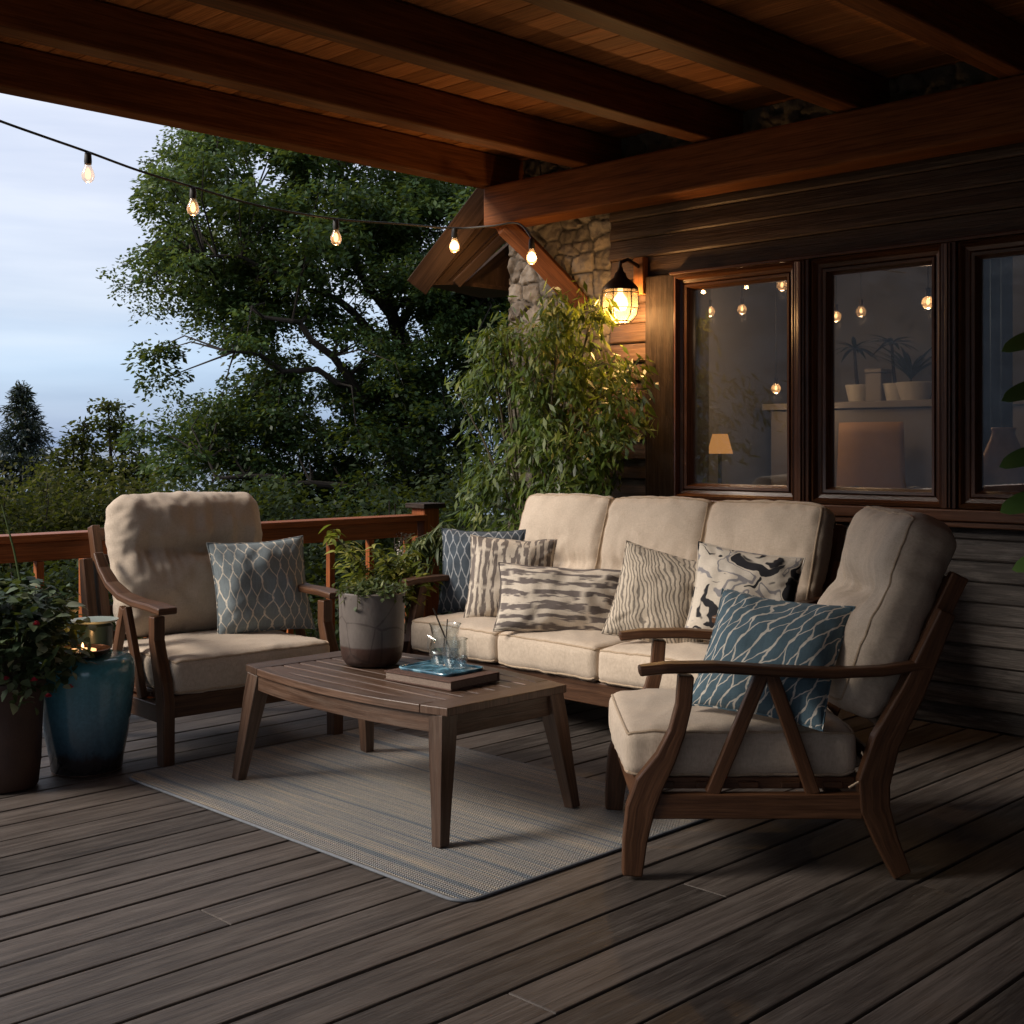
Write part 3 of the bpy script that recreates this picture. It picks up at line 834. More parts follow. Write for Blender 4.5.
# ------------------------------------------------------------------ things inside the room
sb = thing('sideboard', 'pale painted sideboard seen through the middle window, palms on it', 'sideboard', (8.2, 4.3, -.02))
mb = MB(); mb.box((-.25, -.95, .12), (.25, .95, 1.58)); mb.build('cabinet', M['sideboard'], sb, bevel=.006)
mb = MB(); mb.box((-.29, -1.0, 1.582), (.29, 1.0, 1.63)); mb.build('top', M['sideboard'], sb, bevel=.006)
for sy in (-.9, .85):
    for sx in (-.2, .2):
        mb = MB(); mb.box((sx - .02, sy, 0), (sx + .02, sy + .05, .118)); mb.build('leg', M['sideboard'], sb)
def palm(loc, h, n, L, label, potr=.09, up=.2):
    t = thing('indoor_palm', label, 'house plant', loc, 0, 'house plants on the sideboard')
    mb = MB(); mb.lathe([(potr * .7, 0), (potr, .12), (potr * .95, .125), (potr * .9, .1), (0, .1)], 20); mb.build('pot', M['ceramic'], t, True)
    mb = MB(); mb.tube([(0, 0, .1), (.01, .02, h * .5), (.0, .03, h)], [.014, .012, .01], 8); mb.build('trunk', M['bark'], t, True)
    mb = MB()
    for k_ in range(n):
        a = 2 * PI * k_ / n + random.random() * .4; e = random.uniform(-.2, .9) + up
        mb.bigleaf((0, .03, h), (math.cos(a), math.sin(a), e), (0, 0, 1), L * random.uniform(.8, 1.1), .03, random.random(), .2, .5)
    mb.build('fronds', M['darkplant'], t, True)
palm((8.1, 4.62, 1.61), .38, 18, .2, 'small dark palm with thin trunk left of the others behind the middle window')
palm((8.1, 4.33, 1.61), .4, 18, .2, 'tall dark palm in the middle of the sideboard behind the window')
palm((8.05, 4.16, 1.61), .14, 16, .36, 'spiky dark agave plant with upright blades behind the middle window', .13, 1.2)
bx_ = thing('lidded_box', 'pale box between the palms behind the middle window', 'box', (8.1, 4.46, 1.61))
mb = MB(); mb.box((-.08, -.06, 0), (.08, .06, .2)); mb.build('body', M['sideboard'], bx_, bevel=.008)
mb = MB(); mb.box((-.085, -.065, .202), (.085, .065, .23)); mb.build('lid', M['sideboard'], bx_, bevel=.006)
ch = thing('dining_chair', 'tan upholstered chair with curved back inside behind the middle window', 'chair', (7.68, 4.34, -.02), rad(0))
def cb(a, b):
    u = (a - .5) * 2
    return V((.12 * u * u, u * .24 * (1 - .12 * b), .86 + b * .62))
mb = MB(); mb.surf(cb, 14, 8); o_ = mb.build('backrest', M['chairroom'], ch, True); sm = o_.modifiers.new('thick', 'SOLIDIFY'); sm.thickness = .04
mb = MB(); mb.box((-.22, -.22, .8), (.22, .22, .87)); mb.build('seat', M['chairroom'], ch, bevel=.02)
for sx in (-.19, .19):
    for sy in (-.19, .19):
        mb = MB(); mb.tube([(sx, sy, 0), (sx, sy, .8)], [.014, .02], 8); mb.build('leg', M['bark'], ch)
cu = thing('curtain', 'dark blue curtain hanging inside behind the right window', 'curtain', (6.6, 3.0, 0))
def cf(a, b): return V((.035 * math.sin(a * 26), -.14 + a * .24, .3 + b * 2.25))
mb = MB(); mb.surf(cf, 90, 2); mb.build('cloth', M['curtain'], cu, True)
mb = MB(); mb.tube([(0, -.3, 2.57), (0, .3, 2.57)], .012, 8); mb.build('rod', M['iron'], cu)
va = thing('bronze_vase', 'large bronze teardrop vase on the sill of the right window', 'vase', (5.87, 2.585, 1.05))
mb = MB(); mb.lathe([(.085, 0), (.115, .03), (.128, .085), (.118, .15), (.088, .22), (.062, .28), (.05, .315), (.056, .33), (.05, .333), (.04, .31), (0, .3)], 48); mb.build('body', M['bronze'], va, True, angle=60)
mb = MB(); mb.tube([(.0505 * math.cos(a), .0505 * math.sin(a), .331) for a in [2 * PI * k_ / 32 for k_ in range(32)]], .006, 8, True); mb.build('rim', M['bronze'], va, True)
for (px, lab, rr, hh) in ((856, 'small clear glass jar lying low on the sill of the middle window, left one', .03, .035), (915, 'wide clear glass dish on the sill of the middle window, right one', .05, .04)):
    X_ = 5.84; r_ = (px - 512) / F_PX
    t = thing('glass_dish', lab, 'glass dish', (X_, X_ * (1 - r_) / (1 + r_), 1.05), 0, None)
    mb = MB(); mb.lathe([(rr * .8, 0), (rr, .004), (rr, hh), (rr - .004, hh), (rr - .005, .008), (0, .008)], 28); mb.build('bowl', M['ceramic'], t, True)
    mb = MB(); mb.lathe([(rr + .002, hh), (rr + .002, hh + .006), (0, hh + .012)], 28); mb.build('lid', M['glass'], t, True)
def room_bulb(x, y, z, energy, label):
    t = thing('pendant_bulb', label, 'lamp', (x, y, z), 0, 'bulbs hanging inside the room')
    mb = MB(); mb.tube([(0, 0, .07), (0, 0, 2.62 - z)], .003, 6); mb.build('cord', M['black'], t)
    mb = MB(); mb.lathe([(.012, .03), (.014, .075), (0, .075)], 14); mb.build('socket', M['iron'], t, True)
    mb = MB(); mb.lathe([(0, -.04), (.02, -.034), (.034, -.01), (.03, .012), (.014, .03)], 18); mb.build('globe', M['bulbglass'], t, True)
    mb = MB(); mb.lathe([(0, -.018), (.009, -.008), (.009, .01), (0, .02)], 10); mb.build('filament', M['room_bulb'], t, True)
    l = bpy.data.lights.new('bulb_light', 'POINT'); l.energy = energy; l.color = (1, .62, .32); l.shadow_soft_size = .03
    lo = bpy.data.objects.new('bulb_light', l); C.objects.link(lo); lo.parent = t; lo.location = (0, 0, -.06)
for px, py, X_, e, lab in ((836, 316, 7.2, 2.59, 'bright bulb at the top left corner inside the middle window'), (861, 311, 7.5, 1.28, 'dim bulb second from left inside the middle window'), (928, 302, 6.45, 5.38, 'dim bulb at the right side inside the middle window'),
                       (710, 311, 7.0, 2.29, 'bulb at the left edge inside the left window'), (742, 309, 7.4, 2.29, 'bulb next to the left one inside the left window'), (782, 285, 6.9, 1.72, 'high bulb at the top right inside the left window'), (776, 388, 7.6, 3.63, 'low hanging bulb halfway down inside the left window')):
    r_ = (px - 512) / F_PX; d = S2 * X_ / (1 + r_)
    p = P(px, py, d); room_bulb(p.x, p.y, p.z, e, lab)
p = P(720, 440, S2 * 6.9 / (1 + (720 - 512) / F_PX))
tl = thing('table_lamp', 'small glowing lamp low inside the left window', 'lamp', (p.x, p.y, .74))
mb = MB(); mb.lathe([(.07, 0), (.07, .015), (.015, .03), (.012, p.z - .8), (0, p.z - .79)], 24); mb.build('base', M['iron'], tl, True)
mb = MB(); mb.lathe([(.085, p.z - .83), (.05, p.z - .70)], 28); mb.build('lamp_shade', emit('lit_shade', (1, .42, .12), .6), tl, True)
st_ = thing('side_table', 'dark round side table under the small lamp inside the left window', 'table', (p.x, p.y, -.02))
mb = MB(); mb.lathe([(.25, .73), (.25, .76), (0, .76)], 32); mb.build('tabletop', M['roomfloor'], st_)
mb = MB(); mb.lathe([(.16, 0), (.16, .02), (.025, .04), (.025, .729)], 24); mb.build('pedestal', M['roomfloor'], st_)

# ------------------------------------------------------------------ wall lantern
LX, LY, LZ = 5.42, 4.565, 2.1
la = thing('wall_lantern', 'caged glass wall lantern with dark hood glowing beside the window', 'lantern', (LX, LY, LZ))
mb = MB(); mb.lathe([(.1, .075), (.102, .068), (.098, .085), (.07, .115), (.038, .14), (.03, .165), (.018, .175), (.012, .2), (0, .2)], 36); mb.build('hood', M['iron'], la, True)
mb = MB(); mb.lathe([(.085, .07), (.096, .03), (.098, -.02), (.085, -.07), (.05, -.105), (0, -.112)], 36); mb.build('globe', M['lanternglass'], la, True)
cg = MB()
for k_ in range(6):
    a = 2 * PI * k_ / 6 + .3
    cg.tube([(r * math.cos(a), r * math.sin(a), z) for r, z in ((.1, .07), (.101, .03), (.103, -.02), (.09, -.072), (.054, -.109), (.01, -.117))], .0032, 6)
for r, z in ((.103, .05), (.102, -.035), (.06, -.106)):
    cg.tube([(r * math.cos(a), r * math.sin(a), z) for a in [2 * PI * q / 32 for q in range(32)]], .003, 6, True)
cg.build('cage', M['iron'], la, True)
mb = MB(); mb.lathe([(0, -.05), (.03, -.042), (.045, -.008), (.036, .025), (.016, .052), (.014, .07)], 22); mb.build('bulb', emit('lantern_bulb', (1, .6, .25), 4.5), la, True)
mb = MB(); mb.tube([(0, 0, .2), (0, 0, .225), (.06, .0, .245), (.14, 0, .225), (.2, .0, .2)], .011, 10); mb.build('bracket_arm', M['iron'], la, True)
mb = MB(); mb.box((.155, -.035, .06), (.205, .035, .27)); mb.build('mount_block', M['cedar_dark'], la, bevel=.004)
def point(name, loc, e, col, r=.03, parent=None):
    l = bpy.data.lights.new(name, 'POINT'); l.energy = e; l.color = col; l.shadow_soft_size = r
    o = bpy.data.objects.new(name, l); C.objects.link(o); o.location = loc
    if parent: o.parent = parent
    return o
point('lantern_light', (0, 0, -.06), 36, (1, .55, .21), .04, la)

# ------------------------------------------------------------------ string lights
sl = thing('string_lights', 'black cord of clear bulbs strung along the open porch edge', 'string lights', (3.5, 5.8, 2.62))
SY = 5.8
def on_sy(px, py):
    r_ = (px - 512) / F_PX; return P(px, py, S2 * SY / (1 - r_))
O = V((3.5, 5.8, 2.62))
cord = [V((.3, 5.8, 2.93)), on_sy(-60, 98), on_sy(0, 121), on_sy(45, 137), on_sy(88, 152), on_sy(140, 171), on_sy(193, 187), on_sy(260, 206), on_sy(336, 219), on_sy(400, 224), V((5.24, 5.74, 2.636)), V((5.32, 5.5, 2.63)), V((5.33, 5.28, 2.62)), V((5.21, 5.05, 2.49))]
pts = []
for i in range(len(cord) - 1):
    a, b, c, d = cord[max(i - 1, 0)], cord[i], cord[i + 1], cord[min(i + 2, len(cord) - 1)]
    for j in range(8):
        t = j / 8
        pts.append(.5 * ((2 * b) + (c - a) * t + (2 * a - 5 * b + 4 * c - d) * t * t + (3 * b - a - 3 * c + d) * t ** 3) - O)
pts.append(cord[-1] - O)
mb = MB(); mb.tube(pts, .0065, 8); mb.build('cord', M['black'], sl, True)
for q, e, hot in ((on_sy(88, 152), .6, 0), (on_sy(193, 187), 1.0, 0), (on_sy(336, 219), 1.5, 0), (V((5.24, 5.74, 2.636)), 2.5, 1), (V((5.21, 5.05, 2.49)), 2.2, 1)):
    q = q - O
    mb = MB(); mb.lathe([(.009, -.002), (.016, -.01), (.0185, -.05), (.017, -.064), (0, -.064)], 18, q + V((0, 0, .004))); s_ = mb.build('socket', M['black'], sl, True)
    mb = MB(); mb.lathe([(.014, -.06), (.017, -.07), (.029, -.1), (.0315, -.116), (.027, -.134), (.014, -.147), (0, -.151)], 24, q); bu = mb.build('bulb', M['bulbglass'], sl, True)
    mb = MB()
    g = 1.7 if hot else .85
    mb.lathe([(0, -.076), (.009 * g, -.085), (.0155 * g, -.105), (.014 * g, -.122), (.007 * g, -.13), (0, -.132)], 16, q)
    mb.build('filament', M['filament_hi'] if hot else M['filament'], bu, True)
    point('string_bulb_light', q + V((0, 0, -.165)), e, (1, .56, .22), .015, sl)

# ------------------------------------------------------------------ railing
RY = 5.62
rl = thing('deck_railing', 'orange cedar deck railing with square balusters behind the left armchair', 'railing', (2.5, RY, 0))
mb = MB(); mb.box((-6.5, -.07, .865), (2.36, .07, .9)); mb.build('top_rail', M['rail'], rl, bevel=.005)
mb = MB(); mb.box((-6.5, -.022, .775), (2.32, .022, .862)); mb.box((-6.5, -.02, .07), (2.32, .02, .15)); mb.build('cross_rail', M['rail'], rl, bevel=.004)
for k_ in range(-9, 9):
    x = .06 + .275 * k_
    if k_ in (1, -6): continue
    mb = MB(); mb.box((x - .018, -.018, .152), (x + .018, .018, .773)); mb.build('baluster', M['rail'], rl, bevel=.003)
for x in (.345, -1.58, 2.4):
    mb = MB(); big = x == 2.4; hw = .058 if big else .042
    mb.box((x - hw, -hw + (.0 if big else .066), -.0), (x + hw, hw + (0 if big else .066), .935 if big else .864)); po = mb.build('post', M['rail'], rl, bevel=.005)
    if big:
        mb = MB(); mb.box((x - .085, -.085, .936), (x + .085, .085, .965)); mb.build('post_cap', M['trim'], po, bevel=.005)

# ------------------------------------------------------------------ rug
rx0, rx1, ry0, ry1 = 2.43, 3.67, 2.63, 4.57
RO = V(((rx0 + rx1) / 2, (ry0 + ry1) / 2, 0))
rug = thing('braided_rug', 'flat striped grey and beige rug under the coffee table', 'rug', RO + V((0, 0, .002)))
def rr_poly(hx, hy, r, seg=6):
    out = []
    for cx, cy, a0 in ((1, 1, 0), (-1, 1, 90), (-1, -1, 180), (1, -1, 270)):
        for i in range(seg + 1):
            a = rad(a0 + 90 * i / seg); out.append((cx * (hx - r) + r * math.cos(a), cy * (hy - r) + r * math.sin(a)))
    return out
hx, hy = (rx1 - rx0) / 2, (ry1 - ry0) / 2
mb = MB(); mb.prism(rr_poly(hx, hy, .06), (0, 0, 0), (0, 0, .009), (1, 0, 0), (0, 1, 0)); mb.build('woven_field', M['rug'], rug)
mb = MB(); pp = rr_poly(hx + .003, hy + .003, .062); mb.tube([(a, b, .005) for a, b in pp], .0048, 8, True); mb.build('binding', M['rug_edge'], rug, True)

# ------------------------------------------------------------------ coffee table
ct = thing('coffee_table', 'slatted dark teak coffee table with bowed sides and splayed legs on the rug', 'coffee table', (3.03, 3.625, .012), 0)
TH = .44
hx, hy = .285, .585
def bow(y): return hx + .068 * (1 - (y / hy) ** 2)
mb = MB()
for e in (-1, 1):    # end boards
    ys = [e * hy, e * (hy - .11)]
    xs = 8
    yl = [ys[0] + (ys[1] - ys[0]) * q / 6 for q in range(7)]
    poly = [(bow(q), q) for q in yl] + [(-bow(q), q) for q in reversed(yl)]
    mb.prism(poly if e < 0 else poly[::-1], (0, 0, TH - .028), (0, 0, TH), (1, 0, 0), (0, 1, 0))
n = 14
for sx in (-1, 1):   # bowed edge boards
    mb.sweep([(sx * (bow(-hy + .112 + (2 * hy - .224) * i / n) - .033), -hy + .112 + (2 * hy - .224) * i / n, TH - .014) for i in range(n + 1)], .066, .028, (1, 0, 0))
for i in range(7):
    c = (i - 3) * .077
    mb.box((c - .033, -hy + .112, TH - .026), (c + .033, hy - .112, TH - .002))
mb.build('tabletop', M['table'], ct, bevel=.003)
mb = MB()
for sx in (-1, 1):
    mb.sweep([(sx * (bow(-hy + .06 + (2 * hy - .12) * i / n) - .03), -hy + .06 + (2 * hy - .12) * i / n, TH - .06) for i in range(n + 1)], .024, .062, (1, 0, 0))
for e in (-1, 1): mb.box((-hx + .03, e * (hy - .045) - .012, TH - .106), (hx - .03, e * (hy - .045) + .012, TH - .03))
for yy in (-.2, .2): mb.box((-hx, yy - .02, TH - .06), (hx, yy + .02, TH - .029))
mb.build('apron', M['table'], ct, bevel=.003)
for sx in (-1, 1):
    for sy in (-1, 1):
        mb = MB(); b = 0
        top = V((sx * (hx - .03), sy * (hy - .055), TH - .029)); bot = V((sx * (hx + .03), sy * (hy - .0), 0))
        ws = [.07, .066, .05, .042]
        pp = [top.lerp(bot, t) for t in (0, .25, .7, 1)]
        mb.sweep(pp, ws, ws, (1, 0, 0)); mb.build('leg', M['table'], ct, bevel=.004)

# ------------------------------------------------------------------ chairs
def lean_m(L, c):
    s, k = math.sin(L), math.cos(L)
    m = Matrix(((1, 0, 0), (0, s, -k), (0, k, s))).to_4x4(); m.translation = V(c); return m

def armchair(label, loc, rot, w, dep, L, arm, armw, legpts, seed, ctop, tie=False):
    t = thing('armchair', label, 'armchair', loc, rot)
    hw = w / 2 - .025
    wd = M['teak']
    for s in (-1, 1):
        x = s * hw
        mb = MB(); mb.sweep([(x, a, b) for a, b, c in legpts], .05, [c for a, b, c in legpts], (1, 0, 0)); mb.build('front_leg', wd, t, bevel=.005)
        e = dep
        rl_ = [(e, 0, .055), (e - .045, .1, .07), (e - .082, .2, .09), (e - .085, .28, .096), (e - .05, .4, .085), (e + (.4 * math.tan(L) - .1) * .5, .56, .072), (e - .085 + .52 * math.tan(L), .79, .05)]
        mb = MB(); mb.sweep([(x, a, b) for a, b, c in rl_], .045, [c for a, b, c in rl_], (1, 0, 0)); mb.build('rear_leg', wd, t, bevel=.005)
        mb = MB(); mb.box((x - .018, .045, .17), (x + .018, dep - .12, .245)); mb.build('side_rail', wd, t, bevel=.004)
        ax = dep * .5
        for b_ in (-.165, .14):
            mb = MB(); mb.sweep([(x, ax + .012 * math.copysign(1, b_), .607), (x, ax + b_, .242)], .03, .042, (1, 0, 0)); mb.build('strut', wd, t, bevel=.004)
        mb = MB(); xa = x + s * .0
        mb.sweep([(xa, a, b) for a, b in arm], armw, .03, (1, 0, 0)); mb.build('armrest', wd, t, bevel=.007)
    mb = MB(); mb.box((-hw + .02, .012, .185), (hw - .02, .045, .275)); mb.box((-hw + .02, dep - .12, .185), (hw - .02, dep - .085, .265))
    for k_ in range(5):
        yy = .1 + k_ * (dep - .3) / 4; mb.box((-hw + .018, yy - .03, .252), (hw - .018, yy + .03, .272))
    for s in (-1, 1): mb.box((s * (hw - .045) - .014, .05, .248), (s * (hw - .045) + .014, dep - .13, .283))
    mb.build('seat_frame', wd, t, bevel=.004)
    bw = hw - .055
    y0, z0 = dep - .1, .25
    hb = .7
    dirv = V((0, math.sin(L), math.cos(L)))
    mb = MB()
    for s in (-1, 1): mb.sweep([V((s * bw, y0, z0)), V((s * bw, y0, z0)) + dirv * hb * .5, V((s * bw, y0 + .02, z0)) + dirv * hb], .04, .055, (1, 0, 0))
    for k_ in range(6):
        c = V((0, y0, z0)) + dirv * (hb * (.12 + .165 * k_)); mb.sweep([c - V((bw, 0, 0)), c + V((bw, 0, 0))], .045 if k_ < 5 else .06, .02, dirv)
    mb.build('back_frame', wd, t, bevel=.005)
    cw = 2 * hw - .055
    sd_ = dep - .1
    o = cushion(cw, sd_, .142, M['linen'], t, 'seat_cushion', seed, crown=.03, amp=.006)
    o.location = (0, -.02 + sd_ / 2, .355)
    bh = ctop / math.cos(L) - .40 / math.cos(L)
    th = .17
    base = V((0, y0 + (.43 - z0) * math.tan(L), .425))
    nf = V((0, -math.cos(L), math.sin(L)))
    o = cushion(cw - .015, bh, th, M['linen'], t, 'back_cushion', seed + 1, r=.06 if tie else .08, crown=.04 if tie else .05, crease=.14, depth=.05, amp=.013 if tie else .017, wr=.03 if tie else .036, pipe=1 if tie else 0, n=80)
    o.matrix_local = lean_m(L, base + V((.04 if not tie else 0, 0, 0)) + dirv * (bh / 2) + nf * (th / 2 + .022))
    if tie:
        mb = MB()
        for q in (0, 1):
            mb.tube([(hw - .03, dep - .11, .36 - q * .06), (hw + .005, dep - .1, .33 - q * .05), (hw + .012, dep - .115, .29), (hw + .008, dep - .16 + .05 * q, .262)], .004, 6)
        mb.build('cushion_tie', M['piping'], t, True)
    return t

legR = [(0, 0, .06), (.008, .1, .072), (.025, .2, .085), (.05, .27, .085), (.1, .35, .06), (.135, .43, .048), (.155, .51, .046), (.162, .6, .046)]
armR = [(.02, .612), (.1, .622), (.25, .624), (.42, .613), (.6, .606), (.75, .612), (.9, .634)]
chR = armchair('teak armchair seen from the side at front right, blue net-patterned pillow on it', (3.19, 2.68, .012), rad(225), .74, .81, rad(23), armR, [.05, .068, .07, .064, .056, .05, .045], legR, 11, .99, True)
legL = [(0, 0, .062), (.0, .14, .066), (.004, .25, .075), (.02, .33, .075), (.055, .42, .06), (.08, .5, .052), (.08, .6, .052)]
armL = [(-.02, .628), (.08, .637), (.24, .64), (.38, .655), (.5, .695), (.59, .755), (.65, .82)]
chL = armchair('teak armchair at the back left against the railing, slate blue lattice pillow on it', (3.045, 4.6, .002), rad(-3), .87, .74, rad(13), armL, [.085, .085, .08, .07, .06, .052, .045], legL, 21, 1.02)

# ------------------------------------------------------------------ sofa
so = thing('sofa', 'three seat teak sofa with oatmeal cushions and five throw pillows below the windows', 'sofa', (4.12, 3.9, .002), rad(-90))
SW, SD, L = 1.98, .80, rad(19)
hw = SW / 2 - .03; wd = M['teak']
for s in (-1, 1):
    x = s * hw
    mb = MB(); mb.sweep([(x, .02, 0), (x, .02, .25), (x, .05, .42), (x, .09, .6)], .05, [.055, .075, .06, .05], (1, 0, 0)); mb.build('front_leg', wd, so, bevel=.005)
    mb = MB(); mb.sweep([(x, SD, 0), (x, SD - .08, .25), (x, SD - .02, .5), (x, SD + .08, .78)], .045, [.055, .09, .075, .05], (1, 0, 0)); mb.build('rear_leg', wd, so, bevel=.005)
    mb = MB(); mb.box((x - .018, .05, .19), (x + .018, SD - .11, .26)); mb.build('side_rail', wd, so, bevel=.004)
    for b_ in (-.13, .13):
        mb = MB(); mb.sweep([(x, .4 + .012 * math.copysign(1, b_), .6), (x, .4 + b_, .25)], .03, .042, (1, 0, 0)); mb.build('strut', wd, so, bevel=.004)
    mb = MB(); mb.sweep([(x, a, b) for a, b in ((-.03, .612), (.08, .622), (.3, .62), (.55, .615), (.83, .63))], [.075, .08, .075, .065, .05], .03, (1, 0, 0)); mb.build('armrest', wd, so, bevel=.007)
mb = MB(); mb.box((-hw + .02, .01, .175), (hw - .02, .045, .275)); mb.box((-hw + .02, SD - .12, .19), (hw - .02, SD - .085, .27))
for k_ in range(7):
    yy = .09 + k_ * (SD - .28) / 6; mb.box((-hw + .018, yy - .028, .255), (hw - .018, yy + .028, .276))
mb.build('seat_frame', wd, so, bevel=.004)
dirv = V((0, math.sin(L), math.cos(L))); nf = V((0, -math.cos(L), math.sin(L))); y0 = SD - .09; hb = .72
mb = MB()
for s in (-1, -.33, .33, 1): mb.sweep([V((s * (hw - .035), y0, .26)), V((s * (hw - .035), y0, .26)) + dirv * hb], .04, .05, (1, 0, 0))
for k_ in range(6):
    c = V((0, y0, .26)) + dirv * (hb * (.12 + .165 * k_)); mb.sweep([c - V((hw - .035, 0, 0)), c + V((hw - .035, 0, 0))], .045, .02, dirv)
mb.build('back_frame', wd, so, bevel=.005)
cw = (2 * hw - .07) / 3
for k_ in range(3):
    xc = (k_ - 1) * cw
    o = cushion(cw - .006, SD - .1, .15, M['linen'], so, 'seat_cushion', 31 + k_, crown=.03, amp=.006); o.location = (xc + random.uniform(-.002, .002), -.025 + (SD - .1) / 2, .358)
    bh = .60; th = .15
    o = cushion(cw + .004, bh, th, M['linen'], so, 'back_cushion', 41 + k_, r=.055, crown=.035, crease=-.25, depth=.045, amp=.011, wr=.018, pipe=1, n=70)
    base = V((xc, y0 + .17 * math.tan(L), .43))
    o.matrix_local = lean_m(L, base + dirv * (bh / 2) + nf * (th / 2 + .02))

# ------------------------------------------------------------------ pillows
def pil(label, w, h, t, seed, mat, c, nrm, roll=0, group=None):
    o = pillow_mesh(w, h, t, seed, 'throw_pillow', mat)
    tag(o, label, 'pillow', group); orient(o, c, nrm, roll); return o
pil('slate blue pillow with pale wavy lattice leaning in the left armchair', .46, .44, .15, 1, M['p_slate'], (3.30, 4.93, .655), (-.28, -1, .3), 2)
o = pil('deep blue pillow with white watery net lines tilted in the right armchair', .44, .43, .15, 2, M['p_blue'], (0, 0, 0), (-1, 0, .3))
zx = V((.247, -.955, -.07)).normalized(); zn = V((-.76, -.23, .6)); zn = (zn - zx * zn.dot(zx)).normalized(); zy = zn.cross(zx)
mm = Matrix((zx, zy, zn)).transposed().to_4x4(); mm.translation = P(770, 656, 3.98); o.matrix_world = mm
G = 'throw pillows along the sofa'
pil('dusky blue leaf-lined pillow at the far left end of the sofa', .44, .44, .14, 3, M['p_dusk'], (4.50, 4.72, .655), (-.75, -.55, .25), 0, G)
pil('white pillow with grey vertical brush strokes, second from the left on the sofa', .43, .42, .15, 4, M['p_vert'], (4.40, 4.41, .645), (-.7, -.6, .27), -3, G)
pil('long low lumbar pillow with grey horizontal brush strokes on the sofa', .62, .32, .14, 5, M['p_horz'], (4.28, 3.95, .59), (-.72, -.62, .3), -3, G)
pil('cream pillow with thin wavy dark lines leaning on the sofa', .43, .42, .15, 6, M['p_wave'], (4.32, 3.40, .64), (-.75, -.6, .3), -14, G)
pil('white pillow with black and grey swirls at the right end of the sofa', .45, .42, .14, 8, M['p_swirl'], (4.46, 3.08, .66), (-.8, -.5, .3), -8, G)

# ------------------------------------------------------------------ things on the coffee table
TT = .012 + TH
pc = P(376, 655, 4.98)
pot = thing('planter_pot', 'round grey ceramic pot with brown base on the coffee table', 'pot', (3.09, 3.86, TT))
mb = MB(); mb.lathe([(.08, 0), (.1, .006), (.115, .028), (.121, .065), (.125, .12), (.128, .27), (.1285, .28), (.123, .285), (.117, .28), (.113, .23), (0, .23)], 56); mb.build('body', M['greypot'], pot, True, angle=50)
mb = MB(); mb.lathe([(.114, .255), (.06, .264), (0, .268)], 30); mb.build('soil', M['soil'], pot, True)
hp = thing('trailing_plant', 'low leafy green plant growing in the grey table pot', 'plant', (3.09, 3.86, TT + .265))
mb = MB(); st = MB()
for k_ in range(150):
    a = random.random() * 2 * PI; r = random.uniform(0, .125) ** 1.0; h = random.uniform(.015, .055) * (1.1 - r / .2)
    e = V((r * math.cos(a), r * math.sin(a), h))
    st.tube([V((e.x * .6, e.y * .6, 0)), e * .8 + V((0, 0, .01)), e], .0015, 5)
    for q in range(8):
        dv = V((random.gauss(0, 1), random.gauss(0, 1), random.gauss(.1, .6)))
        mb.leaf(e + V((random.gauss(0, .012), random.gauss(0, .012), random.gauss(0, .008))), dv, V((random.gauss(0, .4), random.gauss(0, .4), 1)), random.uniform(.018, .035), .011, min(1, max(0, random.gauss(.55, .3))))
for k_ in range(6):     # a few strands hanging over the rim
    a = rad(215 + 30 * k_ + random.uniform(-8, 8)); pr = [V((.1 * math.cos(a), .1 * math.sin(a), .03)), V((.133 * math.cos(a), .133 * math.sin(a), .045)), V((.139 * math.cos(a), .139 * math.sin(a), -random.uniform(.0, .05)))]
    st.tube(pr, .0015, 5)
    for q in range(9):
        p0 = pr[1].lerp(pr[2], q / 8); mb.leaf(p0, V((random.gauss(0, 1), random.gauss(0, 1), -.4)), V((math.cos(a), math.sin(a), .5)), .025, .012, random.random())
mb.build('leaves', M['sage'], hp); st.build('stems', M['stem'], hp)

bk = thing('book', 'thick brown woven-covered book lying on the coffee table', 'book', (3.06, 3.42, TT), rad(4))
def book_xy(): return
mb = MB(); mb.box((-.125, -.165, .004), (.118, .16, .028)); mb.build('pages', M['paper'], bk)
mb = MB(); mb.box((-.13, -.17, 0), (.125, .165, .0038)); mb.box((-.13, -.17, .0282), (.125, .165, .033)); mb.box((.118, -.17, .004), (.125, .165, .028)); mb.build('cover', M['leather'], bk, bevel=.0015)
di = thing('glass_tray', 'blue glass tray with drips lying on the brown book', 'tray', (3.08, 3.445, TT + .033), rad(4))
mb = MB(); mb.prism(rr_poly(.1, .13, .03), (0, 0, 0), (0, 0, .006), (1, 0, 0), (0, 1, 0)); mb.build('plate', M['dish'], di, bevel=.002)
mb = MB(); mb.tube([(a, b, .007) for a, b in rr_poly(.1, .13, .03)], .004, 8, True); mb.build('rim', M['dish'], di, True)
ZT = TT + .033 + .0065
def tumbler(name, label, x, y, prof, inner, waterz, straw=False):
    t = thing(name, label, 'glass', (x, y, ZT), 0); t.scale = (1.2, 1.2, 1.2)
    mb = MB(); mb.lathe(prof, 36); mb.build('vessel', M['glass'], t, True)
    mb = MB(); mb.lathe(inner, 30); mb.build('water', M['water_glass'], t, True)
    return t
t = tumbler('water_jug', 'wide clear glass jug with a stirrer and some water on the blue tray', 3.14, 3.49, [(.035, 0), (.042, .004), (.05, .03), (.048, .06), (.04, .085), (.046, .115), (.05, .125), (.048, .125), (.038, .085), (.045, .06), (.047, .03), (.038, .007), (0, .007)], [(.037, .0085), (.045, .03), (.044, .045), (0, .045)], .05)
mb = MB(); mb.tube([(0, .048, .07), (0, .078, .08), (0, .08, .04), (0, .05, .028)], .0045, 8); mb.build('handle', M['glass'], t, True)
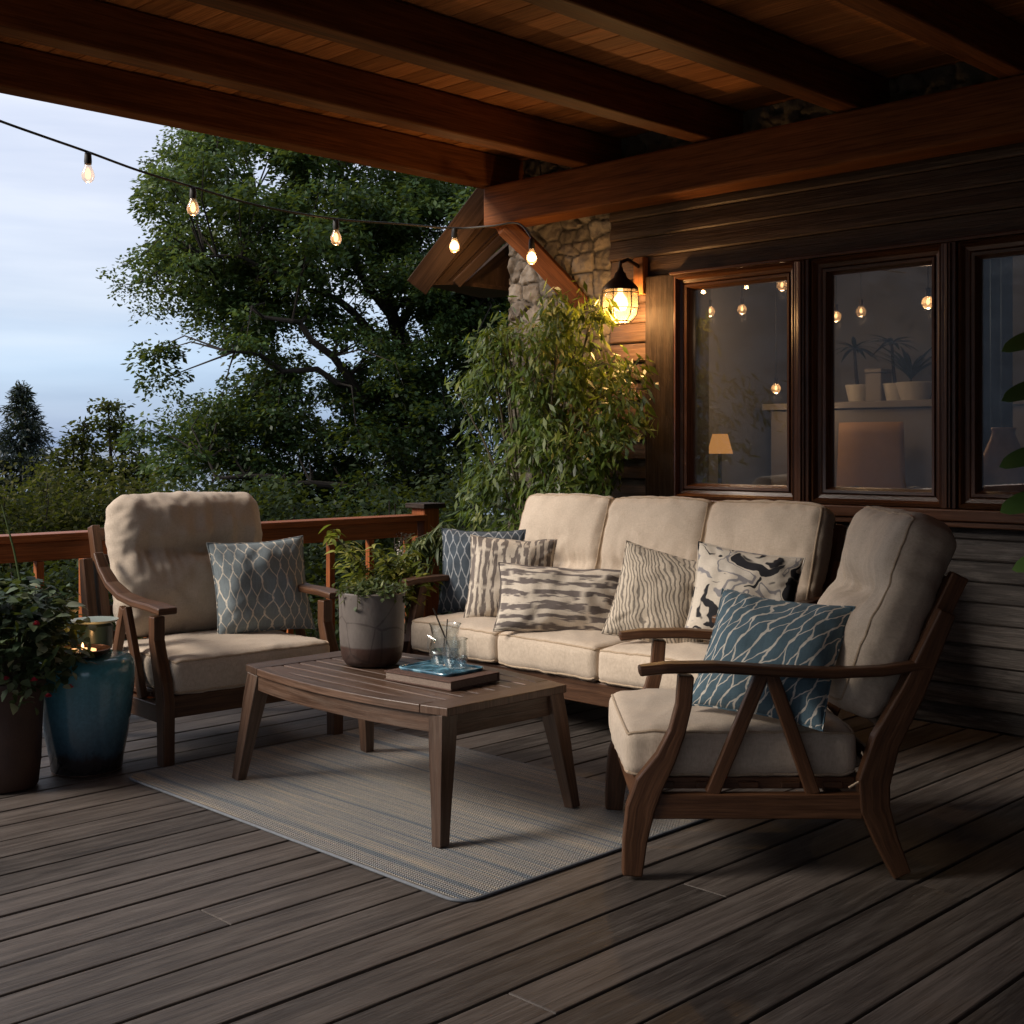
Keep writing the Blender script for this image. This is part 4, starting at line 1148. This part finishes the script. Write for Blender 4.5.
mb = MB(); mb.tube([(.02, -.02, .012), (-.01, .045, .17)], .0025, 6); mb.tube([(-.02, -.02, .012), (.0, -.01, .14)], .002, 6); mb.build('stirrer', M['iron'], t, True)
tumbler('drinking_glass', 'small rounded drinking glass right of the jug on the blue tray', 3.11, 3.40, [(.025, 0), (.031, .004), (.038, .03), (.04, .055), (.036, .085), (.037, .09), (.034, .09), (.037, .055), (.035, .03), (.027, .008), (0, .008)], [(.027, .0095), (.0345, .03), (.0345, .035), (0, .035)], .04)

# ------------------------------------------------------------------ left group: planter, stool
pl = thing('flower_planter', 'tall rust brown planter at the left edge holding dark leafy flowers', 'planter', (2.04, 4.78, .002))
mb = MB(); mb.lathe([(.115, 0), (.125, .01), (.135, .1), (.14, .25), (.145, .38), (.152, .39), (.15, .41), (.135, .412), (.13, .36), (0, .36)], 48); mb.build('body', M['rustpot'], pl, True, angle=50)
mb = MB(); mb.lathe([(.131, .375), (.06, .385), (0, .39)], 24); mb.build('soil', M['soil'], pl, True)
fl = thing('flowering_plant', 'bushy dark green plant with small red blossoms in the brown planter', 'plant', (2.04, 4.78, .38))
mb = MB(); st = MB(); pe = MB(); pw = MB()
for k_ in range(260):
    a = random.random() * 2 * PI; ph = random.uniform(-.25, 1.0)
    r = random.uniform(.12, .27) * math.cos(ph * .9)
    e = V((r * math.cos(a), r * math.sin(a), .12 + .24 * math.sin(ph * 1.3) + random.uniform(-.05, .05)))
    if k_ % 4 == 0: st.tube([V((e.x * .25, e.y * .25, 0)), V((e.x * .7, e.y * .7, e.z * .8 + .05)), e], .0022, 5)
    for q in range(10):
        dv = V((math.cos(a), math.sin(a), 0)) * .5 + V((random.gauss(0, 1), random.gauss(0, 1), random.gauss(-.15, .5)))
        L_ = random.uniform(.03, .062)
        mb.bigleaf(e + V((random.gauss(0, .028), random.gauss(0, .028), random.gauss(0, .022))), dv, V((random.gauss(0, .4), random.gauss(0, .4), 1)), L_, L_ * .62, min(1, max(0, random.gauss(.45, .33))), .2, .25, 3)
def blossom(c, r):
    for k_ in range(14):
        a = random.random() * 2 * PI; e = random.uniform(-.2, 1.2)
        pe.bigleaf(c, (math.cos(a) * math.cos(e), math.sin(a) * math.cos(e), math.sin(e)), (0, .01, 1), r, r * .9, random.random(), .5, -.3, 4)
for px, py, d in ((37, 626, 4.62), (6, 680, 4.6), (34, 681, 4.6), (48, 697, 4.62), (70, 688, 4.75), (-8, 640, 4.6)):
    blossom(P(px, py, d) - V((2.04, 4.78, .38)), .014 if px != 37 else .02)
for px, py, ang in ((66, 606, .3), (38, 612, 1.2), (52, 618, 2.2), (46, 662, 0.2)):
    pw.bigleaf(P(px, py, 4.75) - V((2.04, 4.78, .38)), (math.cos(ang), -math.sin(ang), .2), (-.3, -.5, 1), .07, .035, random.random(), .2, .3, 6)
mb.build('leaves', M['planterleaf'], fl, True); st.build('stems', M['stem'], fl); pe.build('blossom', M['petal'], fl, True); pw.build('pale_leaf', M['paleleaf'], fl, True)
mb = MB(); mb.tube([P(30, 640, 4.85) - V((2.04, 4.78, .38)), P(24, 600, 4.88) - V((2.04, 4.78, .38)), P(14, 550, 4.9) - V((2.04, 4.78, .38)), P(2, 505, 4.92) - V((2.04, 4.78, .38))], [.006, .0055, .004, .003], 7); mb.build('bare_stem', M['sage'], fl, True)

stl = thing('garden_stool', 'glossy blue glazed ceramic garden stool with dark base beside the left armchair', 'garden stool', (2.385, 4.80, .002))
mb = MB(); mb.lathe([(.125, 0), (.137, .008), (.142, .05), (.158, .13), (.174, .24), (.184, .34), (.187, .4), (.183, .435), (.168, .453), (.14, .461), (.06, .463), (0, .463)], 64); mb.build('body', M['blueglaze'], stl, True, angle=60)
mb = MB(); mb.tube([(.128 * math.cos(a), .128 * math.sin(a), .006) for a in [2 * PI * q / 40 for q in range(40)]], .008, 8, True); mb.build('foot_ring', M['rustpot'], stl, True)
cd = thing('candle_dish', 'shallow copper dish with a glowing candle on top of the blue stool', 'candle', (2.345, 4.755, .466))
mb = MB(); mb.lathe([(.07, 0), (.098, .012), (.108, .03), (.104, .032), (.092, .016), (.06, .008), (0, .008)], 44); mb.build('dish', M['copper'], cd, True)
mb = MB(); mb.lathe([(.052, .0085), (.052, .026), (.046, .026), (0, .024)], 32); mb.build('wax', emit('glowing_wax', (1, .5, .2), 2.2), cd, True)
mb = MB(); mb.lathe([(0, .026), (.005, .034), (.004, .044), (0, .055)], 10); mb.build('flame', M['candle'], cd, True)
point('candle_light', (0, 0, .062), .35, (1, .5, .18), .01, cd)
sp_ = thing('small_pot', 'small dark teal pot with pale flat lid behind the candle on the blue stool', 'pot', (2.462, 4.885, .465))
mb = MB(); mb.lathe([(.06, 0), (.068, .006), (.072, .05), (.072, .1), (.06, .108), (0, .108)], 40); mb.build('body', M['teal'], sp_, True)
mb = MB(); mb.lathe([(.06, .109), (.09, .116), (.094, .124), (.085, .123), (.05, .118), (0, .117)], 40); mb.build('lid', M['paleglaze'], sp_, True)

# ------------------------------------------------------------------ vegetation near the deck
def jitter(s): return V((random.gauss(0, s), random.gauss(0, s), random.gauss(0, s)))
def in_poly(x, y, poly):
    c = False; j = len(poly) - 1
    for i in range(len(poly)):
        xi, yi = poly[i]; xj, yj = poly[j]
        if (yi > y) != (yj > y) and x < (xj - xi) * (y - yi) / (yj - yi) + xi: c = not c
        j = i
    return c
# bamboo-like plant in front of the stone pier
B0 = V((5.3, 5.12, .002))
bp = thing('bamboo_plant', 'tall bushy bamboo with narrow yellow green leaves in front of the stone pier', 'plant', B0)
poly = [(492, 330), (505, 308), (530, 320), (548, 292), (575, 290), (606, 300), (600, 335), (585, 352), (610, 362), (640, 360), (652, 385), (645, 425), (622, 440), (612, 500), (596, 530), (470, 560), (462, 500), (470, 440), (462, 400), (470, 345)]
mb = MB(); st = MB(); nodes = []
while len(nodes) < 240:
    px, py = random.uniform(455, 660), random.uniform(285, 560)
    if not in_poly(px, py, poly): continue
    r_ = (px - 512) / F_PX; X_ = random.uniform(5.05, 5.52)
    p = P(px, py, S2 * X_ / (1 + r_))
    if p.y > 5.95: continue
    nodes.append(p - B0)
culms = []
for k_ in range(16):
    a = random.random() * 2 * PI; f = V((random.uniform(-.15, .1), random.uniform(-.55, .55), random.uniform(1.4, 2.05)))
    b_ = V((.07 * math.cos(a), .07 * math.sin(a), .3))
    c = [b_, b_.lerp(f, .35) + V((0, 0, .15)), b_.lerp(f, .7) + V((0, 0, .12)), f]
    st.tube(c, [.009, .008, .006, .003], 6); culms.append(c)
for p in nodes:
    best = min((q for c in culms for q in [c[i].lerp(c[i + 1], t) for i in range(3) for t in (0, .33, .66)]), key=lambda q: (q - p).length + max(0, q.z - p.z) * .5)
    st.tube([best, best.lerp(p, .5) + V((0, 0, .05)), p], [.003, .002, .0012], 5)
    lit = random.random()
    for q in range(36):
        c = best.lerp(p, random.uniform(.6, 1.06)) + jitter(.042)
        out = V((p.x * .4 - .25, p.y * .5 + random.gauss(0, .3), 0))
        dv = out * .6 + V((random.gauss(0, .35), random.gauss(0, .45), random.uniform(-1.1, -.05)))
        Ln = random.uniform(.05, .1)
        mb.leaf(c, dv, V((random.gauss(-.5, .5), random.gauss(0, .5), .8)), Ln, Ln * random.uniform(.19, .3), min(1, max(0, random.gauss(.3 + .35 * lit, .22))))
mb.build('leaves', M['bamboo'], bp); st.build('culms', M['stem'], bp, True)
mb = MB(); mb.lathe([(.17, 0), (.2, .02), (.24, .36), (.25, .38), (.23, .38), (.22, .33), (0, .33)], 40); mb.build('pot', M['rustpot'], bp, True)

def leafy(name, label, loc, stems, leafL, leafW, mat, nper, spread, tint=(.5, .25), pot=None, group=None, cat='plant', droopz=(-.4, .5)):
    t = thing(name, label, cat, loc, 0, group); mb = MB(); st = MB()
    for a, b, c in stems:
        a, b, c = V(a), V(b), V(c)
        st.tube([a, b, c], [.005, .004, .002], 6)
        for q in range(nper):
            f = random.uniform(.3, 1.02); p = (a.lerp(b, f * 2) if f < .5 else b.lerp(c, f * 2 - 1)) + jitter(spread * .3)
            an = random.random() * 2 * PI
            L_ = leafL * random.uniform(.6, 1.15)
            mb.bigleaf(p, (math.cos(an), math.sin(an), random.uniform(*droopz)), (random.gauss(0, .3), random.gauss(0, .3), 1), L_, leafW * random.uniform(.8, 1.1) * L_ / leafL, min(1, max(0, random.gauss(*tint))), .25, .35, 4)
    mb.build('leaves', mat, t, True); st.build('stems', M['stem'], t, True)
    if pot:
        r, h = pot; p = MB(); p.lathe([(r * .75, 0), (r * .8, .01), (r, h), (r * .93, h), (r * .88, h * .85), (0, h * .85)], 36); p.build('pot', M['rustpot'], t, True)
    return t
# shrub standing between armchair and sofa
def stems_from(base, tips, lift=.1):
    return [(V(base) + jitter(.02), (V(base) + V(tp)) / 2 + V((0, 0, lift)) + jitter(.03), V(tp)) for tp in tips]
L0 = V((4.12, 5.0, .002))
tips = [P(px, py, 6.45 + random.uniform(-.2, .15)) - L0 for px, py in ((333, 530), (338, 540), (345, 560), (360, 565), (374, 548), (388, 560), (398, 572), (362, 590), (410, 548), (418, 562), (352, 580), (405, 590), (382, 580), (425, 575), (340, 590))]
leafy('potted_shrub', 'leafy lime green shrub with upright sprigs between armchair and sofa', L0, stems_from((0, 0, .3), tips), .07, .024, M['lime'], 60, .07, (.5, .3), (.15, .32))
L1 = V((4.42, 5.2, .002))
tips = [P(px, py, 6.75) - L1 for px, py in ((395, 600), (402, 560), (415, 545), (428, 540), (440, 535), (452, 540), (460, 560), (448, 525), (420, 580))]
mbx = leafy('fern_plant', 'arching dark fern with narrow fronds left of the sofa pillows', L1, stems_from((0, 0, .3), tips, .2), .09, .012, M['sage'], 80, .05, (.6, .3), (.13, .32), droopz=(-1.2, -.1))
L2 = V((4.7, 5.35, .002))
wf = thing('white_flowers', 'pale blossom spike in front of the railing post', 'flower', L2)
mb = MB(); st = MB()
top = P(404, 538, S2 * 4.7 / (1 + (404 - 512) / F_PX)) - L2
st.tube([(0, 0, 0), top * .5 + V((.02, 0, 0)), top], [.006, .005, .003], 6)
for k_ in range(170):
    c = top + V((random.gauss(0, .025), random.gauss(0, .025), random.uniform(-.1, .03)))
    mb.leaf(c, jitter(1), jitter(1), .016, .012, random.random())
mb.build('blossom', M['whiteflower'], wf); st.build('stem', M['stem'], wf, True)
# plant at right edge, mostly outside the frame
L3 = V((5.12, 1.93, .002))
t = thing('rubber_plant', 'plant with large glossy oval leaves at the right edge beside the window', 'plant', L3)
mb = MB(); st = MB()
st.tube([(0, 0, .3), (.02, .02, .9), (.0, .03, 1.75)], [.016, .013, .008], 8)
for px, py, an in ((1060, 338, 2.3), (1060, 388, 2.3), (1068, 350, 1.2), (1058, 455, 2.2), (1056, 500, 2.5), (1075, 420, .5), (1080, 480, -.4), (1080, 330, 0), (1070, 560, 2.0), (1090, 600, .4)):
    d = 5.0; p = P(px, py, d) - L3
    st.tube([V((0, .02, p.z - .08)), p], .004, 6)
    mb.bigleaf(p, (math.cos(an), math.sin(an), .05), (-.5, -.3, .8), .21, .12, random.random(), .15, .35, 12, True)
mb.build('leaves', M['rubber'], t, True); st.build('stem', M['stem'], t, True)
mb = MB(); mb.lathe([(.14, 0), (.15, .02), (.19, .36), (.18, .36), (.17, .31), (0, .31)], 36); mb.build('pot', M['teal'], t, True)

# ------------------------------------------------------------------ trees beyond the railing
def clump(mb, c, rx, ry, rz, n, L, W, tb, tilt=0.0, droop=.3):
    for q in range(n):
        a = random.random() * 2 * PI; r = math.sqrt(random.random()); zz = random.gauss(0, .5)
        p = V((math.cos(a) * r * rx, math.sin(a) * r * ry, zz * rz - droop * rz * 2.2 * r * r))
        k_ = random.uniform(.7, 1.25)
        dv = V((math.cos(a), math.sin(a), -.35)) + jitter(.55)
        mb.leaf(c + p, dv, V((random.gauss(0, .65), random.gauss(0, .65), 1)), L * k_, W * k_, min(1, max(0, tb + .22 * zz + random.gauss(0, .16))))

TB = P(456, 640, 15.5); TB.z = -2.7
tr = thing('broadleaf_tree', 'large spreading dark green leafy tree beyond the railing filling the centre', 'tree', TB)
def TP(px, py, d): return P(px, py, d) - TB
trunk = [V((0, 0, 0)), TP(452, 530, 15.6), TP(438, 480, 15.7), TP(424, 430, 15.8), TP(408, 370, 15.9), TP(388, 300, 16), TP(362, 230, 16.1), TP(340, 170, 16.1)]
limbs = [[TP(430, 450, 15.8), TP(365, 400, 15.2), TP(300, 372, 14.7), TP(225, 352, 14.4)],
         [TP(410, 375, 15.9), TP(352, 312, 15.4), TP(290, 282, 15), TP(205, 255, 14.6)],
         [TP(395, 320, 16), TP(335, 245, 16.2), TP(265, 195, 16.4)],
         [TP(434, 465, 15.7), TP(345, 440, 16.5), TP(250, 430, 16.8)],
         [TP(420, 410, 15.8), TP(455, 340, 15.2), TP(500, 290, 14.8)],
         [TP(378, 270, 16), TP(425, 210, 16.4), TP(480, 170, 16.8)],
         [TP(440, 490, 15.7), TP(360, 490, 14.8), TP(270, 480, 14.4), TP(200, 470, 14.3)],
         [TP(400, 340, 15.9), TP(430, 270, 17), TP(470, 230, 17.6)],
         [TP(362, 230, 16.1), TP(300, 170, 15.6), TP(230, 140, 15.4)],
         [TP(430, 450, 15.8), TP(470, 420, 16.8), TP(520, 400, 17.2)],
         [TP(365, 400, 15.2), TP(320, 340, 14.6), TP(250, 310, 14.2)]]
wood_ = MB()
wood_.tube(trunk, [.3, .19, .16, .13, .1, .075, .05, .03], 12)
def smooth_path(c, m=4):
    out = []
    for i in range(len(c) - 1):
        a, b, cc, d = c[max(i - 1, 0)], c[i], c[i + 1], c[min(i + 2, len(c) - 1)]
        for j in range(m):
            t = j / m; out.append(.5 * ((2 * b) + (cc - a) * t + (2 * a - 5 * b + 4 * cc - d) * t * t + (3 * b - a - 3 * cc + d) * t ** 3))
    out.append(c[-1]); return out
lp = []
for l in limbs:
    s = smooth_path(l); s = [p + jitter(.05) * (i > 0) for i, p in enumerate(s)]
    n = len(s); wood_.tube(s, [.055 * (1 - i / n) + .01 for i in range(n)], 8); lp += s[2:]
lp += smooth_path(trunk)[16:]
poly = [(172, 128), (215, 118), (300, 120), (400, 130), (530, 170), (560, 300), (560, 520), (420, 540), (250, 520), (170, 500), (140, 480), (150, 462), (125, 430), (150, 410), (178, 402), (160, 385), (128, 375), (118, 352), (150, 338), (185, 345), (205, 330), (175, 308), (130, 288), (140, 262), (126, 236), (145, 205), (128, 188), (160, 172)]
holes = [(212, 362, 26, 20), (330, 352, 22, 12), (300, 378, 16, 10), (262, 165, 22, 14), (345, 300, 14, 8), (385, 308, 20, 7), (240, 225, 12, 9), (290, 330, 16, 9), (250, 440, 14, 7), (330, 410, 14, 6)]
lv = MB(); cl = 0
while cl < 640:
    px, py = random.uniform(110, 560), random.uniform(112, 540)
    if not in_poly(px, py, poly): continue
    if any(((px - a) / rx / 1.7) ** 2 + ((py - b) / ry / 1.8) ** 2 < 1 for a, b, rx, ry in holes): continue
    d = 15.7 + max(-2.0, min(2.2, random.gauss(0, 1.0)))
    p = TP(px, py, d)
    near = min(lp, key=lambda q: (q - p).length)
    if (near - p).length > 1.35: continue
    cl += 1
    mid = near.lerp(p, .5) + V((0, 0, .12)) + jitter(.07)
    wood_.tube([near, mid, p], [.014, .009, .004], 5)
    size = random.uniform(.2, .42) * (.8 if px < 200 else 1)
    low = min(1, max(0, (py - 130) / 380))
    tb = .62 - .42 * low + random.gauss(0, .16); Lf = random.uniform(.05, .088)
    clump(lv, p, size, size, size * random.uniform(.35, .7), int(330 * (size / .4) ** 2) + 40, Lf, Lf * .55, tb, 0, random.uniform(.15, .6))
    od = (p - near); od.z = 0
    if od.length > 1e-3: od.normalize()
    for q in range(2):           # smaller sprays strung along the twig and past its end
        c2 = mid.lerp(p, random.uniform(-.2, .8)) if q == 0 else p + od * size * random.uniform(.5, 1.1) + V((0, 0, -random.uniform(.02, .18)))
        c2 = c2 + jitter(.08); s2_ = size * random.uniform(.35, .6)
        clump(lv, c2, s2_, s2_, s2_ * .6, int(90 * s2_ / .2), Lf, Lf * .55, tb + random.gauss(0, .1), 0, .3)
        if q: wood_.tube([p, c2], [.004, .002], 4)
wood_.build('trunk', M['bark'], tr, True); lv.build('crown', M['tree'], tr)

def conifer(label, base, h, R, d):
    t = thing('conifer', label, 'tree', base); mb = MB(); st = MB()
    st.tube([(0, 0, 0), (0, 0, h * .5), (0, 0, h)], [.16, .09, .015], 8)
    z = .12 * h
    while z < h:
        f = 1 - z / h; rr = R * (f ** .8) * random.uniform(.75, 1.1) + .06
        nb = int(7 + 6 * f)
        for k_ in range(nb):
            a = random.random() * 2 * PI; rl_ = rr * random.uniform(.7, 1.1)
            tip = V((math.cos(a) * rl_, math.sin(a) * rl_, z - rl_ * .22 + rl_ * random.uniform(-.1, .2)))
            st.tube([(0, 0, z), tip], [.015, .004], 4)
            for q in range(int(130 * rl_ / R) + 24):
                u = random.uniform(.15, 1.05); p = V((0, 0, z)).lerp(tip, u) + jitter(.07)
                mb.leaf(p, V((math.cos(a), math.sin(a), -.25)) + jitter(.6), jitter(.5) + V((0, 0, 1)) , .2, .05, min(1, max(0, random.gauss(.5, .25))))
        z += h * .028
    mb.build('crown', M['conifer'], t); st.build('trunk', M['bark'], t)
d = 34.0; b_ = P(22, 500, d); topz = CAM_H + (HOR - 386) / F_PX * d
conifer('dark pointed conifer standing far off at the left edge', (b_.x, b_.y, -3.0), topz + 3.0, 2.3, d)
b_ = P(-70, 500, 38); conifer('second pointed conifer partly cut by the left edge', (b_.x, b_.y, -3.0), 5.6, 1.7, 38)

def wispy(label, pxs, d, n, base_z=-2.7):
    px0 = sum(p[0] for p in pxs) / len(pxs); B_ = P(px0, 520, d); B_.z = base_z
    t = thing('slender_tree', label, 'tree', B_, 0, None); mb = MB(); st = MB()
    for px, py in pxs:
        tip = P(px, py, d + random.uniform(-.6, .6)) - B_
        pth = smooth_path([V((0, 0, 0)), V((tip.x * .35, tip.y * .35, tip.z * .5)), V((tip.x * .8, tip.y * .8, tip.z * .8)), tip], 5)
        st.tube(pth, [.06 * (1 - i / len(pth)) + .006 for i in range(len(pth))], 6)
        for i in range(n):
            f = random.uniform(.3, 1.0); p = pth[min(len(pth) - 1, int(f * len(pth)))]
            wd_ = .62 * (1.05 - f) + .05
            c = p + V((random.gauss(0, wd_ * .6), random.gauss(0, wd_ * .6), random.gauss(0, .15)))
            st.tube([p, c], [.01, .003], 4)
            clump(mb, c, .17, .17, .1, 34, .09, .05, random.gauss(.4, .2))
    mb.build('crown', M['hedge'], t); st.build('trunk', M['bark'], t)
wispy('slender young tree with a thin pointed top just left of the big tree', [(108, 402), (122, 425), (140, 440), (150, 470), (95, 455)], 21, 44)
wispy('low slender tree with drooping twigs between conifer and taller slender tree', [(84, 424), (74, 440), (60, 465), (45, 480)], 19, 40)

def shrub(label, px, py, d, rx, mat, n, L, tb, zb=-2.65):
    top = P(px, py, d); B_ = V((top.x, top.y, zb)); hgt = top.z - zb
    t = thing('garden_shrub', label, 'shrub', B_, 0, 'shrubs massed below the railing'); mb = MB(); st = MB()
    for k_ in range(n):
        a = random.random() * 2 * PI; e = math.asin(random.uniform(-.35, 1)); r = random.uniform(.75, 1.0)
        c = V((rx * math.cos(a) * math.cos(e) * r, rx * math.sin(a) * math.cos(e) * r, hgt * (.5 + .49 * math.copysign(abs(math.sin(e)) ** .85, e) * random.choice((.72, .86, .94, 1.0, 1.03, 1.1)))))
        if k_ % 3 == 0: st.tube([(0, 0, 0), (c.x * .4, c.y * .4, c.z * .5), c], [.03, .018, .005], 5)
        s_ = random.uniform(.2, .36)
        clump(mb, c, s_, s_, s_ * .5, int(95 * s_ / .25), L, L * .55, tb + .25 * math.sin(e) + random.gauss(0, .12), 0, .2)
    mb.build('leaves', mat, t); st.build('stems', M['bark'], t)
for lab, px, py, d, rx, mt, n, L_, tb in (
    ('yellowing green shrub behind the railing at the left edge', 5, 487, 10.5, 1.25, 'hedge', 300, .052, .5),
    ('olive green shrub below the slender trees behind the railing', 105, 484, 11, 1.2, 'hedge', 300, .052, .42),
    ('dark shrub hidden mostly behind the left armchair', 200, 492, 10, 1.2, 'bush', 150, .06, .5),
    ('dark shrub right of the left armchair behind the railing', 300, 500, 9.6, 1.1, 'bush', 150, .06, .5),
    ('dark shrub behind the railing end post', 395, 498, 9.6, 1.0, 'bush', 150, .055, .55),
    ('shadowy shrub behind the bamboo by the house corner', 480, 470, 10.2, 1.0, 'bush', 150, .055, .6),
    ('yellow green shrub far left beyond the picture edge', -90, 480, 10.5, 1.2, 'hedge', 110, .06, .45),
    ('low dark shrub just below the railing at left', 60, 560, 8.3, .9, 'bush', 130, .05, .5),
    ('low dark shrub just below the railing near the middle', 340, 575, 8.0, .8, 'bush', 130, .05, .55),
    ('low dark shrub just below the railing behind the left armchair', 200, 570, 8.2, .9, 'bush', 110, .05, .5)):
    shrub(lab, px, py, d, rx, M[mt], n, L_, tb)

# ------------------------------------------------------------------ light and sky
w = bpy.data.worlds.new('World'); bpy.context.scene.world = w; w.use_nodes = True
nt = w.node_tree; N = nt.nodes; Lk = nt.links
for n in list(N): N.remove(n)
out = N.new('ShaderNodeOutputWorld')
SUN_EL, SUN_AZ_VEC = 32, V((-1, .6))
sky = N.new('ShaderNodeTexSky'); sky.sky_type = 'NISHITA'; sky.sun_disc = False; sky.sun_elevation = rad(SUN_EL); sky.sun_rotation = math.atan2(SUN_AZ_VEC.x, SUN_AZ_VEC.y)
bg1 = N.new('ShaderNodeBackground'); bg1.inputs[1].default_value = .05; Lk.new(sky.outputs[0], bg1.inputs[0])
tc = N.new('ShaderNodeTexCoord'); sep = N.new('ShaderNodeSeparateXYZ'); Lk.new(tc.outputs['Generated'], sep.inputs[0])
mp = N.new('ShaderNodeMapping'); mp.inputs['Scale'].default_value = (1.6, 1.6, 13); Lk.new(tc.outputs['Generated'], mp.inputs[0])
cn = N.new('ShaderNodeTexNoise'); cn.inputs['Scale'].default_value = 1.6; cn.inputs['Detail'].default_value = 5; cn.inputs['Roughness'].default_value = .5; Lk.new(mp.outputs[0], cn.inputs['Vector'])
ma = N.new('ShaderNodeMath'); ma.operation = 'MULTIPLY_ADD'; Lk.new(cn.outputs[0], ma.inputs[0]); ma.inputs[1].default_value = .12; Lk.new(sep.outputs[2], ma.inputs[2])
cr = N.new('ShaderNodeValToRGB'); Lk.new(ma.outputs[0], cr.inputs[0])
els = [(.0, (.10, .2, .42)), (.065, (.18, .3, .54)), (.115, (.36, .48, .7)), (.17, (.54, .59, .72)), (.25, (.72, .73, .81)), (.36, (.82, .82, .88)), (.6, (.85, .85, .9)), (1.0, (.4, .41, .45))]
while len(cr.color_ramp.elements) < len(els): cr.color_ramp.elements.new(.5)
for e, (p, c) in zip(cr.color_ramp.elements, els): e.position = p; e.color = (*c, 1)
cn2 = N.new('ShaderNodeTexNoise'); cn2.inputs['Scale'].default_value = 1.1; cn2.inputs['Detail'].default_value = 6; Lk.new(mp.outputs[0], cn2.inputs['Vector'])
cr2 = N.new('ShaderNodeValToRGB'); Lk.new(cn2.outputs[0], cr2.inputs[0])
cr2.color_ramp.elements[0].position = .35; cr2.color_ramp.elements[0].color = (.72, .76, .85, 1); cr2.color_ramp.elements[1].position = .65; cr2.color_ramp.elements[1].color = (1.16, 1.14, 1.1, 1)
mx = N.new('ShaderNodeMix'); mx.data_type = 'RGBA'; mx.blend_type = 'MULTIPLY'; mx.inputs[0].default_value = 1; Lk.new(cr.outputs[0], mx.inputs[6]); Lk.new(cr2.outputs[0], mx.inputs[7])
bg2 = N.new('ShaderNodeBackground'); bg2.inputs[1].default_value = 1.0; Lk.new(mx.outputs[2], bg2.inputs[0])
ad = N.new('ShaderNodeAddShader'); Lk.new(bg1.outputs[0], ad.inputs[0]); Lk.new(bg2.outputs[0], ad.inputs[1]); Lk.new(ad.outputs[0], out.inputs[0])

s = bpy.data.lights.new('sun', 'SUN'); s.energy = 4.3; s.angle = rad(20); s.color = (1, .89, .77)
so_ = bpy.data.objects.new('sun', s); C.objects.link(so_); so_.location = (-4, 8, 9)
h = SUN_AZ_VEC.normalized() * math.cos(rad(SUN_EL)); so_.rotation_euler = V((h.x, h.y, math.sin(rad(SUN_EL)))).to_track_quat('Z', 'Y').to_euler()

# ------------------------------------------------------------------ camera
cam = bpy.data.cameras.new('camera'); co = bpy.data.objects.new('camera', cam); C.objects.link(co)
co.location = (0, 0, CAM_H); co.rotation_euler = (rad(90), 0, rad(-45))
cam.sensor_width = 36; cam.lens = 36 * F_PX / 1024; cam.shift_y = -(512 - HOR) / 1024; cam.clip_end = 8000; cam.clip_start = .05
sc = bpy.context.scene; sc.camera = co
sc.view_settings.view_transform = 'Standard'; sc.view_settings.look = 'None'; sc.view_settings.exposure = 0
sc.render.engine = 'CYCLES'
sc.cycles.max_bounces = 8; sc.cycles.transparent_max_bounces = 16; sc.cycles.sample_clamp_indirect = 4
sc.cycles.use_denoising = True
